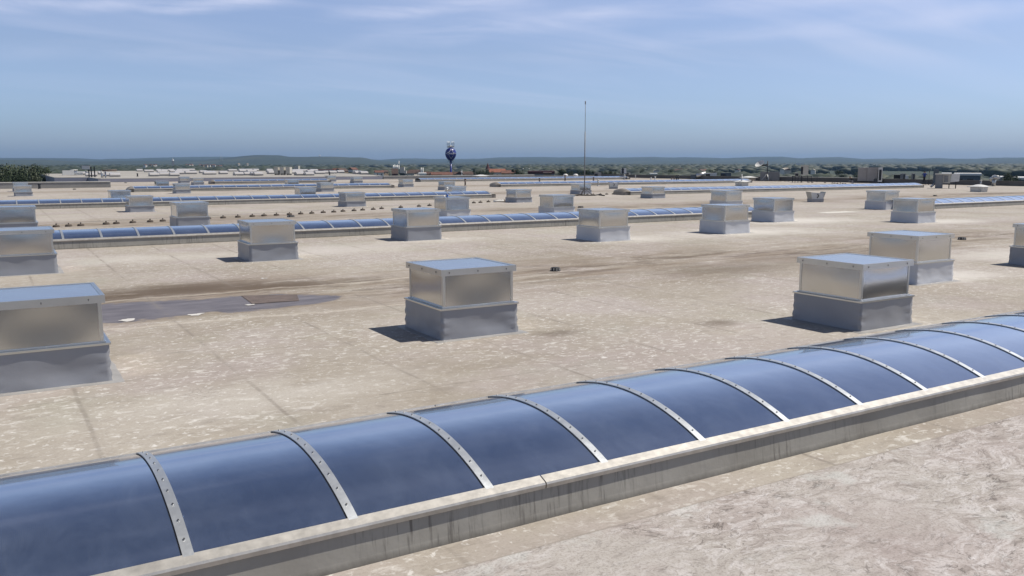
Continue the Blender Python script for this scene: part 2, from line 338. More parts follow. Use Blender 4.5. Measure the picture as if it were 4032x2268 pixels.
    for yc, xa in ((15.75, 8.5), (19.2, 9.5)):
        wv_ = math_n(t, 'ADD', Y, math_n(t, 'MULTIPLY', math_n(t, 'SUBTRACT', noise_n(t, mapping(t, pos, loc=(yc, 0, 0)), .45, 4, .6), .5), 1.5))
        ln = math_n(t, 'MULTIPLY', ramp(t, math_n(t, 'ABSOLUTE', math_n(t, 'SUBTRACT', wv_, yc)), [(.03, 1), (.12, 0)]), math_n(t, 'LESS_THAN', X, xa))
        c = mixc(t, math_n(t, 'MULTIPLY', ln, .38), c, (.56, .50, .42))
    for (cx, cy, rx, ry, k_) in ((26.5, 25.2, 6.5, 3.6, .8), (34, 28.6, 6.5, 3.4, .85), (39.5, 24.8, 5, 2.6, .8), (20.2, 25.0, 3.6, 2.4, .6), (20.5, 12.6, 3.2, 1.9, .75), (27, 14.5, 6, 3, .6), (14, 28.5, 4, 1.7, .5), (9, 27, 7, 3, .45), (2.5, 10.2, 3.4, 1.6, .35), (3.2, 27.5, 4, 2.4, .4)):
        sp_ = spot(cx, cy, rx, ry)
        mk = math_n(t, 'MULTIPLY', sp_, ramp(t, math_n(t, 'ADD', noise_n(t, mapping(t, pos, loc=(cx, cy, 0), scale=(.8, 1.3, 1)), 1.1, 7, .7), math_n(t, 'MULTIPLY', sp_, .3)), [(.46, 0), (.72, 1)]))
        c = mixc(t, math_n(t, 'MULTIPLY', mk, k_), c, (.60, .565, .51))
    grain = noise_n(t, pos, 34, 3, .7)
    c = mixc(t, math_n(t, 'MULTIPLY', ramp(t, grain, [(.36, 1), (.5, 0)]), .22), c, (.17, .14, .11))
    # seams of the sheets
    wx = math_n(t, 'ADD', X, math_n(t, 'MULTIPLY', math_n(t, 'SUBTRACT', noise_n(t, pos, .7, 2), .5), .10))
    sx = math_n(t, 'ABSOLUTE', math_n(t, 'SUBTRACT', math_n(t, 'MODULO', math_n(t, 'ADD', wx, 195-.75+.975), 1.95), .975))
    gate = ramp(t, noise_n(t, mapping(t, pos, loc=(3, 3, 0)), .6, 4, .7), [(.42, .04), (.62, 1)])
    c = mixc(t, math_n(t, 'MULTIPLY', math_n(t, 'MULTIPLY', ramp(t, sx, [(.012, 1), (.035, 0)]), gate), .6), c, (.17, .145, .12))
    c = mixc(t, math_n(t, 'MULTIPLY', math_n(t, 'MULTIPLY', ramp(t, sx, [(.03, 1), (.14, 0)]), gate), .25), c, (.25, .215, .18))
    sy = math_n(t, 'ABSOLUTE', math_n(t, 'SUBTRACT', math_n(t, 'MODULO', math_n(t, 'ADD', math_n(t, 'ADD', Y, math_n(t, 'MULTIPLY', math_n(t, 'FLOOR', math_n(t, 'DIVIDE', X, 3.9)), 1.7)), 200-9.75+3.25), 6.5), 3.25))
    c = mixc(t, math_n(t, 'MULTIPLY', math_n(t, 'MULTIPLY', ramp(t, sy, [(.012, 1), (.03, 0)]), gate), .5), c, (.17, .145, .12))
    # crinkled, lichen-veined membrane in front of the nearest skylight
    near = ramp(t, math_n(t, 'ADD', Y, math_n(t, 'MULTIPLY', noise_n(t, pos, 2, 3), .25)), [(0, 1), (1, 0)])
    nearm = math_n(t, 'LESS_THAN', Y, 5.02)
    warp = noise_n(t, pos, 1.6, 3, .5, 0, 'Color')
    vs_ = t.nodes.new('ShaderNodeVectorMath'); vs_.operation = 'MULTIPLY_ADD'; t.links.new(warp, vs_.inputs[0]); vs_.inputs[1].default_value = (.5, .5, 0); t.links.new(pos, vs_.inputs[2]); wp = vs_.outputs[0]
    m1 = mapping(t, wp, rot=(0, 0, R(-35)), scale=(.55, 1.35, 1)); m2 = mapping(t, wp, rot=(0, 0, R(-70)), scale=(.6, 1.2, 1), loc=(7, 1, 0))
    q = noise_n(t, m1, 5.5, 8, .68, .5)
    qq = noise_n(t, m2, 4.2, 6, .62, .5); q2 = noise_n(t, m1, 9.0, 4, .55, 1.0)
    vein = math_n(t, 'MULTIPLY', ramp(t, math_n(t, 'ABSOLUTE', math_n(t, 'SUBTRACT', qq, .5)), [(.0, 1), (.022, 0)]), ramp(t, noise_n(t, pos, 4.5, 3, .5), [(.50, 0), (.58, 1)]))
    vein2 = math_n(t, 'MULTIPLY', ramp(t, math_n(t, 'ABSOLUTE', math_n(t, 'SUBTRACT', q2, .5)), [(.0, 1), (.03, 0)]), ramp(t, noise_n(t, mapping(t, pos, loc=(4, 4, 0)), 5.5, 3, .5), [(.52, 0), (.60, 1)]))
    zf = ramp(t, noise_n(t, mapping(t, pos, loc=(9, 9, 1)), .75, 5, .6), [(.36, .25), (.58, 1)])
    c2 = mixc(t, ramp(t, noise_n(t, pos, 1.0, 6, .62, .5), [(.34, 0), (.66, 1)]), (.345, .295, .27), (.455, .41, .38))
    c2 = mixc(t, ramp(t, noise_n(t, mapping(t, pos, loc=(2, 2, 2)), .55, 5, .6), [(.44, 0), (.62, .75)]), c2, (.40, .37, .33))
    f2_ = noise_n(t, m2, 12.0, 5, .6, .4); f3_ = noise_n(t, m1, 8.0, 5, .6, .8); f4_ = noise_n(t, wp, 18.0, 4, .6, .3)
    c2 = mixc(t, math_n(t, 'MULTIPLY', math_n(t, 'MULTIPLY', ramp(t, q, [(.40, 1), (.46, 0)]), zf), .55), c2, (.21, .175, .155))
    c2 = mixc(t, math_n(t, 'MULTIPLY', math_n(t, 'MULTIPLY', ramp(t, q, [(.525, 0), (.56, 1)]), zf), .50), c2, (.60, .565, .545))
    c2 = mixc(t, math_n(t, 'MULTIPLY', math_n(t, 'MULTIPLY', ramp(t, f2_, [(.56, 0), (.60, 1)]), zf), .42), c2, (.63, .60, .58))
    c2 = mixc(t, math_n(t, 'MULTIPLY', ramp(t, f4_, [(.40, 1), (.44, 0)]), .30), c2, (.20, .17, .15))
    c2 = mixc(t, math_n(t, 'MULTIPLY', math_n(t, 'MULTIPLY', vein, zf), .85), c2, (.09, .075, .065))
    c2 = mixc(t, math_n(t, 'MULTIPLY', math_n(t, 'MULTIPLY', math_n(t, 'MULTIPLY', ramp(t, math_n(t, 'ABSOLUTE', math_n(t, 'SUBTRACT', f3_, .5)), [(.0, 1), (.016, 0)]), ramp(t, f2_, [(.47, 0), (.53, 1)])), zf), .75), c2, (.12, .10, .09))
    pg = ramp(t, noise_n(t, mapping(t, pos, loc=(1, 6, 1)), 1.4, 5, .6), [(.58, 0), (.66, 1)])
    c2 = mixc(t, math_n(t, 'MULTIPLY', pg, .45), c2, (.53, .54, .51))
    c = mixc(t, nearm, c, c2)
    c = mixc(t, math_n(t, 'MULTIPLY', ramp(t, noise_n(t, pos, 48, 3, .7), [(.38, 1), (.5, 0)]), math_n(t, 'MULTIPLY', nearm, .35)), c, (.16, .13, .11))
    lap = ramp(t, math_n(t, 'ABSOLUTE', math_n(t, 'SUBTRACT', Y, 5.02)), [(.005, 1), (.014, 0)])
    c = mixc(t, math_n(t, 'MULTIPLY', lap, .45), c, (.22, .19, .16))
    c = mixc(t, 1.0, c, (.86, .87, .895), 'MULTIPLY')
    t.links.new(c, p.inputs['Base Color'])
    h = math_n(t, 'ADD', math_n(t, 'MULTIPLY', mid, .6), math_n(t, 'MULTIPLY', fine, .15))
    h = math_n(t, 'ADD', h, math_n(t, 'MULTIPLY', math_n(t, 'MULTIPLY', nearm, math_n(t, 'ADD', vein, vein2)), -.06))
    bn = t.nodes.new('ShaderNodeBump'); bn.inputs['Distance'].default_value = .02; bn.inputs['Strength'].default_value = .8
    t.links.new(h, bn.inputs['Height']); t.links.new(bn.outputs[0], p.inputs['Normal'])
    return m
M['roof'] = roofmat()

# ---------------------------------------------------------------- roof, land, hills
def prism(poly, z0, z1, name, mats, parent=None, side=1):
    b = MB(); n = len(poly)
    vs = [(x, y, z0) for x, y in poly]+[(x, y, z1) for x, y in poly]
    b.add(vs, [tuple(range(n, 2*n))], 0); k = len(b.f)
    for i in range(n): b.f.append((i, (i+1) % n, n+(i+1) % n, n+i)); b.m.append(side); b.sm.append(False)
    return b.build(name, mats, parent)
GZ = -16.0
ROOF = [(-60, -60), (108, -60), (108, 143), (12.5, 143), (12.5, 112), (-60, 112)]
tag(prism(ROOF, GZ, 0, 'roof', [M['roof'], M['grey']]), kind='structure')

def landmat():
    m = bpy.data.materials.new('farmland'); m.use_nodes = True; t = m.node_tree; p = t.nodes['Principled BSDF']; p.inputs['Roughness'].default_value = .95
    geo = t.nodes.new('ShaderNodeNewGeometry'); pos = geo.outputs['Position']
    v = t.nodes.new('ShaderNodeTexVoronoi'); v.inputs['Scale'].default_value = .0032; t.links.new(mapping(t, pos, scale=(1, .6, 0), rot=(0, 0, .5)), v.inputs['Vector'])
    s = t.nodes.new('ShaderNodeSeparateColor'); t.links.new(v.outputs['Color'], s.inputs[0])
    c = ramp(t, s.outputs[0], [(0, (.018, .03, .014)), (.35, (.024, .04, .015)), (.6, (.035, .055, .02)), (.8, (.05, .055, .03)), (.9, (.03, .048, .018))], 'CONSTANT')
    wd = ramp(t, noise_n(t, pos, .0011, 6, .6), [(.50, 0), (.54, 1)])
    c = mixc(t, wd, c, (.022, .038, .017))
    c = mixc(t, .4, c, mixc(t, noise_n(t, pos, .03, 5), (.02, .03, .014), (.045, .055, .028)))
    c = mixc(t, 1.0, c, (.8, .8, .8), 'MULTIPLY'); t.links.new(c, p.inputs['Base Color']); return m
M['land'] = landmat()
b = MB(); rings = [0, 200, 500, 1000, 2000, 4000, 8000, 14000]; n = 96
vs = [(0, 0, GZ)]
for r in rings[1:]:
    for i in range(n): a = 2*math.pi*i/n; vs.append((r*math.cos(a), r*math.sin(a), GZ))
fs = [(0, 1+i, 1+(i+1) % n) for i in range(n)]
for j in range(len(rings)-2):
    for i in range(n): a = 1+j*n; fs.append((a+i, a+n+i, a+n+(i+1) % n, a+(i+1) % n))
b.add(vs, fs); tag(b.build('ground', M['land']), kind='structure')

def interp(tab, x):
    if x <= tab[0][0]: return tab[0][1]
    for (a, b_), (c, d) in zip(tab, tab[1:]):
        if x <= c: return b_+(d-b_)*(x-a)/(c-a)
    return tab[-1][1]
RID_FAR = [(-900, 624), (0, 622), (100, 622), (250, 623), (300, 623), (400, 628), (430, 625), (500, 625), (600, 621), (750, 618), (880, 617), (1400, 625), (1500, 629), (1580, 624), (1650, 624), (1700, 626), (1850, 625.5), (1900, 624), (1960, 620), (2012, 619), (2140, 618), (2200, 620), (2300, 618), (2400, 621), (2500, 619), (2560, 617.5), (2640, 620), (2700, 619), (2800, 621), (2850, 623), (2970, 618), (3080, 616.5), (3150, 624), (3190, 621), (3300, 618), (3400, 626), (3520, 624), (3600, 626), (3690, 622), (3750, 625), (3850, 625), (3900, 621), (4032, 620), (4900, 618)]
RID_MID = [(-900, 634), (0, 629), (180, 629), (240, 633), (330, 636), (600, 633), (800, 630), (900, 621), (960, 614), (1012, 610), (1050, 610), (1110, 611.5), (1130, 617), (1200, 618), (1250, 616.5), (1330, 617), (1380, 620), (1430, 620), (1455, 626), (1500, 635), (1600, 641), (1800, 640), (2000, 640), (2300, 639), (2600, 641), (3000, 639), (3400, 637), (3800, 641), (4032, 640), (4900, 638)]
def hillmat(name, a, bb, c3, fs_):
    m = bpy.data.materials.new(name); m.use_nodes = True; t = m.node_tree; p = t.nodes['Principled BSDF']; p.inputs['Roughness'].default_value = .95
    geo = t.nodes.new('ShaderNodeNewGeometry'); pos = geo.outputs['Position']
    c = mixc(t, ramp(t, noise_n(t, pos, fs_, 6, .6), [(.44, 0), (.54, 1)]), a, bb)
    c = mixc(t, ramp(t, noise_n(t, mapping(t, pos, loc=(900, 20, 0), scale=(1, 1, 6)), fs_*1.6, 5, .6), [(.56, 0), (.60, 1)]), c, c3)
    t.links.new(c, p.inputs['Base Color']); return m
M['hill'] = hillmat('hill_cover', (.010, .018, .011), (.018, .029, .015), (.035, .042, .024), .0011)
def ridge(tab, D, D0, name, back=1500, steps=14, rough=.16):
    b = MB(); us = list(range(-900, 4901, 20)); rows = []
    for k in range(steps+4):
        f = k/steps; row = []
        for u in us:
            if f <= 1: d = D0+(D-D0)*f
            else: d = D+(f-1)*steps/3*back
            top = AT(u, interp(tab, u), D).z
            if f <= 1: h = GZ-1+(top-GZ+1)*(f**1.5)
            else: h = top-(f-1)*steps/3*(top-GZ+10)
            pt = AT(u, 640, d)
            nz = noise.fractal(Vector((pt.x, pt.y, 0))*.0011, 1, 2, 5)
            amp = (top-GZ)*rough*math.sin(math.pi*min(1, f)) if f <= 1 else 0
            nf = noise.noise(Vector((u*.09, D*.001, 0)))*(1.2+D/9000)*.6 if 0 < f <= 1.01 else 0
            row.append((pt.x, pt.y, h+nz*amp*1.6+nf))
        rows.append(row)
    m = len(us); b.add([p for r in rows for p in r], [(k*m+i, k*m+i+1, (k+1)*m+i+1, (k+1)*m+i) for k in range(len(rows)-1) for i in range(m-1)], 0, True)
    return tag(b.build(name, M['hill']), kind='structure')
ridge(RID_FAR, 11500, 5500, 'hills', back=500)
ridge(RID_MID, 7000, 3600, 'hills', back=500)

# ---------------------------------------------------------------- barrel skylights
ARC_W, SZ, PK, S0, S1 = 2.0, .30, 1.15, .44, .30     # the vault is steeper towards the camera than at the back
def _az(y): return SZ+S0*y-S0*y*y/(2*PK) if y < PK else SZ+S0*PK/2-S1*(y-PK)**2/(2*(ARC_W-PK))
SZ2 = _az(ARC_W)
def arc(t, off=0.0):       # t 0..1 -> (y,z) from near sill to far sill
    y = ARC_W*t; sl = S0*(1-y/PK) if y < PK else -S1*(y-PK)/(ARC_W-PK); k = math.hypot(1, sl)
    return y-sl/k*off, _az(y)+off/k
def arc_strip(x0, x1, off, thick, n, m=0, b=None):
    b = b or MB()
    P_ = [(arc(i/n, off), arc(i/n, off-thick)) for i in range(n+1)]
    def strip(a, c, sm, flip=False):      # own vertices per surface, so edges stay crisp
        vs = [p for i in range(n+1) for p in (a(i), c(i))]
        fs = [(2*i, 2*i+1, 2*i+3, 2*i+2) for i in range(n)]
        b.add(vs, [tuple(reversed(f)) for f in fs] if flip else fs, m, sm)
    T_ = lambda x: (lambda i: (x, *P_[i][0])); U_ = lambda x: (lambda i: (x, *P_[i][1]))
    strip(T_(x0), T_(x1), True); strip(U_(x0), U_(x1), True, True)
    strip(U_(x0), T_(x0), False); strip(T_(x1), U_(x1), False)
    for i in (0, n): b.add([(x0, *P_[i][0]), (x1, *P_[i][0]), (x1, *P_[i][1]), (x0, *P_[i][1])], [(0, 1, 2, 3) if i else (3, 2, 1, 0)], m)
    return b
def make_skylight(x0, nb, y0, sp, label, detail, capL=True, capR=True, joints=()):
    root = empty('barrel_skylight', (x0, y0, 0)); tag(root, label, 'skylight', 'long barrel skylights in rows')
    Ln = nb*sp; n = 30 if detail == 2 else (16 if detail == 1 else 10)
    # kerb: two long cladded upstands, sloped outwards, with waviness at the foot
    kb = MB(); steps = max(1, int(Ln/(.35 if detail == 2 else 2)))
    for s in (0, 1):
        vs = []
        for i in range(steps+1):
            x = -.05+(Ln+.1)*i/steps; w = noise.noise(Vector((x*1.3+y0, s*5, 0)))*.012
            SS = SZ2 if s else SZ; pr = [(-.034+w*.7, 0.0), (-.022+w*.6, .06), (-.010+w*.4, .16), (.002, SS-.02), (.16, SS-.02), (.16, 0)]
            for (yy, z) in pr: vs.append((x, yy if s == 0 else ARC_W-yy, z))
        k = 6; fs = [(i*k+j, (i+1)*k+j, (i+1)*k+j+1, i*k+j+1) for i in range(steps) for j in range(k-1)]
        fs += [tuple(range(k)), tuple(steps*k+j for j in reversed(range(k)))]
        if s: fs = [tuple(reversed(f)) for f in fs]
        kb.add(vs, fs, 0, False)
    kb.box(-.05, .0, .16, ARC_W-.16, 0, SZ, 0); kb.box(Ln, Ln+.05, .16, ARC_W-.16, 0, SZ, 0)
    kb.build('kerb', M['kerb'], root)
    # sills
    cuts = [0]+[j for j in joints if 0 < j < Ln]+[Ln]
    for s in (0, 1):
        for a, c in zip(cuts, cuts[1:]):
            sb = MB(); g = .006 if len(cuts) > 2 else 0
            def fl(yy): return yy if s == 0 else ARC_W-yy
            SS = SZ2 if s else SZ; pr = [(-.028, SS-.045), (-.034, SS-.012), (-.026, SS+.004), (.055, SS+.036 if not s else SS+.026), (.062, SS+.012), (.03, SS-.018), (-.012, SS-.045)]
            vs = [(x, fl(yy), z) for x in (a+g-(.05 if a == 0 else 0), c-g+(.05 if c == Ln else 0)) for yy, z in pr]; k = len(pr)
            fs = [(j, (j+1) % k, k+(j+1) % k, k+j) for j in range(k)]+[tuple(reversed(range(k))), tuple(range(k, 2*k))]
            sb.add(vs, fs if s else [tuple(reversed(f)) for f in fs], 0)
            sb.build('sill', M['sill'], root)
    bw = .035
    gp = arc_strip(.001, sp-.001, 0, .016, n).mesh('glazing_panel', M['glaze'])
    bb = arc_strip(-bw, bw, .012, .011, n, 0)
    if detail == 2:
        for i in range(1, 11):
            for xx in (0,):
                y, z = arc(i/11, .012); y2, z2 = arc(i/11, .022)
                bb.tube((xx, y, z), (xx, y2, z2), .0065, 8, 1); y3, z3 = arc(i/11, .0145); bb.tube((xx, y, z), (xx, y3, z3), .010, 10, 0)
    bm = bb.mesh('glazing_bar', [M['bar'], M['screw']])
    gk = arc_strip(-bw-.007, bw+.002, .003, .0025, n).mesh('bar_shade', M['rubber'])  # dark strip stands in for the bar's cast shadow, wider on the shaded side
    for i in range(nb): link('glazing_panel', gp, root, (i*sp, 0, 0))
    for i in range(nb+1):
        o = link('glazing_bar', bm, root, (i*sp, 0, 0))
        if detail: link('bar_shade', gk, o)
    for s, on in ((-1, capL), (1, capR)):
        if not on: continue
        cb = MB(); nn = 14; vs = []
        for j, (dx, sc) in enumerate(((0, 1), (.22, .93), (.42, .6), (.55, .0))):
            for i in range(nn+1):
                y, z = arc(i/nn, .01); zz_ = .30+(z-SZ)*sc
                vs.append(((0 if s < 0 else Ln)+s*dx, ARC_W/2+(y-ARC_W/2)*(1-.06*j), max(zz_, .08) if sc else .26))
        k = nn+1; fs = [(j*k+i, j*k+i+1, (j+1)*k+i+1, (j+1)*k+i) for j in range(3) for i in range(nn)]
        cb.add(vs, fs, 0, True); cb.box((0 if s < 0 else Ln)+s*.04-.0, (0 if s < 0 else Ln)+s*.55, .18, ARC_W-.18, 0, .262, 0)
        cb.build('end_cap', M['cap'], root)
    return root
make_skylight(.92-1.105*5, 26, 5.44, 1.105, 'nearest long blue barrel skylight crossing the bottom of the photo', 2, joints=(3.60-.92+1.105*5, 18))
def run(xa, xb, y0, sp, label, det, cl, cr):
    nb = round((xb-xa)/sp); make_skylight(xa, nb, y0, (xb-xa)/nb, label, det, cl, cr)
run(-6.1, 34.5, 31.8, 1.175, 'second long blue skylight from the camera, behind the front rows of metal roof hatches', 1, True, True)
run(47.2, 80, 31.8, 1.175, 'pale skylight running out of the right edge of the photo', 1, False, True)
run(-4.5, 35.0, 60.9, 1.205, 'third long blue skylight from the camera, starting at the left edge of the photo', 1, True, True)
run(48.8, 91.3, 60.0, 1.205, 'long pale skylight ending beside the standing person', 0, True, True)
run(12.4, 39.7, 92.2, 1.24, 'fourth blue skylight in the left half, with a brown rounded left end', 0, True, True)
run(52.3, 94.0, 88.6, 1.24, 'skylight behind the lightning mast with a brown rounded end left of it', 0, True, True)
run(26.9, 43.0, 123.0, 1.25, 'short farthest blue skylight left of centre, before the low wall', 0, True, True)
run(56.4, 96.5, 119.5, 1.25, 'farthest right skylight below the blue water tower', 0, False, True)

# ---------------------------------------------------------------- metal roof hatches
def vent_meshes(H, HF, seed, res):
    hb = .70
    b = MB(); nx, nz = res*2, res
    rings = []
    ztab = [i/nz for i in range(nz+1)]
    per = []
    for side in range(4):
        for i in range(nx): per.append((side, i/nx))
    for k, zt in enumerate(ztab):
        row = []
        for side, f in per:
            a = f*2-1; fl = .012+.02*(1-zt)**3
            nz_ = noise.noise(Vector((a*1.7+side*7+seed*3.1, zt*1.6, seed)))*.021 + noise.noise(Vector((a*4.5+zt*2+side*3+seed, zt*5-a*2, seed*2)))*.005
            edge = max(0, abs(a)-.72)/.28
            nz_ += edge*math.sin(zt*21+side*2+seed+a*3)*.020*(1-edge*.4)*(1 if res > 6 else .4)
            nz_ += -.012*(1-a*a)*math.sin(zt*math.pi)
            env = math.sin(math.pi*min(1, zt*1.08))**.5 if zt < .93 else .15
            env *= 1.08-zt**2*.9; r = hb+fl*.6+nz_*env-.006
            x, y = a*(hb+fl*.6-.006+.2*nz_*env*edge), -r
            for _ in range(side): x, y = -y, x
            row.append((x, y, zt*HF))
        rings.append(row)
    m = len(per)
    b.add([p for r in rings for p in r], [(k*m+i, k*m+(i+1) % m, (k+1)*m+(i+1) % m, (k+1)*m+i) for k in range(nz) for i in range(m)], 0, True)
    base = b.mesh('upstand_cladding', M['pvc'])
    # apron lying on the roof
    b = MB(); pts = []
    for side in range(4):
        for i in range(6):
            a = i/6*2-1; w = .14+.03*noise.noise(Vector((a*2, side*4+seed, 1)))
            x, y = a*(hb+w), -(hb+w)
            for _ in range(side): x, y = -y, x
            pts.append((x, y))
    n = len(pts); b.add([(x, y, .005) for x, y in pts]+[(x*1.004, y*1.004, 0) for x, y in pts], [tuple(range(n))]+[(n+i, n+(i+1) % n, (i+1) % n, i) for i in range(n)], 0)
    apron = b.mesh('apron', M['pvc_old'])
    # flange frame
    b = MB(); o = .722
    for s in (-1, 1):
        b.box(-o, o, s*o, s*(o-.09), HF-.028, HF, 0) if s > 0 else b.box(-o, o, -o, -(o-.09), HF-.028, HF, 0)
        b.box(min(s*o, s*(o-.09)), max(s*o, s*(o-.09)), -(o-.09), o-.09, HF-.028, HF-.002, 0)
    b.box(-.63, .63, -.63, .63, HF-.03, HF-.006, 0)
    for s in (-1, 1):
        for t in (-1, 1): b.box(min(s*.60, s*.668), max(s*.60, s*.668), -.60, .60, HF+.001, HF+.018, 0) if t > 0 else b.box(-.668, .668, min(s*.60, s*.668), max(s*.60, s*.668), HF+.002, HF+.016, 0)
    flange = b.mesh('flange', M['frame'])
    # body: four bulged sheets
    b = MB(); hb2 = .640; z0, z1 = HF+.014, H-.06; nx = 10 if res > 6 else 5; nz = 7 if res > 6 else 4
    for side in range(4):
        sg = 1 if noise.noise(Vector((seed*2.3, side*3.7, 0))) > -.1 else -1
        am = .008+.005*noise.noise(Vector((seed, side, 9))); vs = []
        for k in range(nz+1):
            for i in range(nx+1):
                a = i/nx*2-1; zt = k/nz
                bul = sg*am*(1-a*a)*math.sin(math.pi*zt)
                x, y = a*hb2, -(hb2+bul)
                for _ in range(side): x, y = -y, x
                vs.append((x, y, z0+(z1-z0)*zt))
        k_ = nx+1; b.add(vs, [(k*k_+i, k*k_+i+1, (k+1)*k_+i+1, (k+1)*k_+i) for k in range(nz) for i in range(nx)], 0, True)
    body = b.mesh('body', M['panel'])
    post = []
    for sx in (-1, 1):
        for sy in (-1, 1):
            b = MB(); x1, y1 = sx*.648, sy*.648
            def so_(a, c): return (min(a, c), max(a, c))
            xa, xb = so_(x1, x1-sx*.045); ya, yb = so_(y1, y1-sy*.010); b.box(xa, xb, ya, yb, HF+.002, z1, 0)
            xa, xb = so_(x1, x1-sx*.008); ya, yb = so_(y1-sy*.0101, y1-sy*.045); b.box(xa, xb, ya, yb, HF+.002, z1, 0)
            post.append(b.mesh('corner_profile', M['frame']))
    # lid
    b = MB(); o = .690; zt = H-.10
    for s in (-1, 1):
        b.box(-o, o, min(s*o, s*(o-.02)), max(s*o, s*(o-.02)), zt, H, 0)
        b.box(min(s*o, s*(o-.02)), max(s*o, s*(o-.02)), -(o-.0201), o-.0201, zt, H, 0)
        b.box(-(o-.0202), o-.0202, min(s*(o-.0202), s*(o-.05)), max(s*(o-.0202), s*(o-.05)), H-.02, H-.001, 0)
        b.box(min(s*(o-.0202), s*(o-.05)), max(s*(o-.0202), s*(o-.05)), -(o-.0502), o-.0502, H-.02, H-.001, 0)
    for side in range(4):
        for a in (-.8, -.05, .72):
            for q_ in (0, 1):
                x, y = a*o, -(o+.001); p1 = Vector((x, y, H-.045-q_*.014)); p2 = Vector((x, y-.008, H-.045-q_*.014))
                rt = Matrix.Rotation(side*math.pi/2, 3, 'Z'); b.tube(rt @ p1, rt @ p2, .010-.003*q_, 6, 1)
    rim = b.mesh('lid_rim', [M['frame'], M['screw']])
    b = MB(); o2 = .6395; nn = 8; vs = []
    for j in range(nn+1):
        for i in range(nn+1):
            x = (i/nn*2-1)*o2; y = (j/nn*2-1)*o2; vs.append((x, y, H-.008+.006*(1-(x/o2)**2)*(1-(y/o2)**2)))
    b.add(vs, [(j*(nn+1)+i, j*(nn+1)+i+1, (j+1)*(nn+1)+i+1, (j+1)*(nn+1)+i) for j in range(nn) for i in range(nn)], 0, True)
    top = b.mesh('lid_panel', M['lid'])
    return dict(upstand_cladding=base, apron=apron, flange=flange, body=body, corner_profile=post, lid_rim=rim, lid_panel=top)
VS = {}
def vent(x, y, label, short=False, seed=0, res=5, yawj=None):
    k = (short, seed % 4 if res < 9 else seed+10, res)
    if k not in VS: VS[k] = vent_meshes(.925 if short else 1.131, .36 if short else .51, k[1], res)
    root = empty('roof_hatch', (x, y, 0), R(random.uniform(-.7, .7)) if yawj is None else yawj); tag(root, label, 'roof hatch', 'square metal roof hatches with grey upstands')
    d = VS[k]
    for nm in ('apron', 'upstand_cladding', 'flange', 'body'): link(nm, d[nm], root)
    for pm_ in d['corner_profile']: link('corner_profile', pm_, root)
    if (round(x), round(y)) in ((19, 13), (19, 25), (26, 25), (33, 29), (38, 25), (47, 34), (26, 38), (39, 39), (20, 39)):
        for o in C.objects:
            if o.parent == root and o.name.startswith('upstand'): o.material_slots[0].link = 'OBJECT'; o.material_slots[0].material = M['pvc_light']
    r = link('lid', d['lid_rim'], root); link('lid_panel', d['lid_panel'], r)
    return root
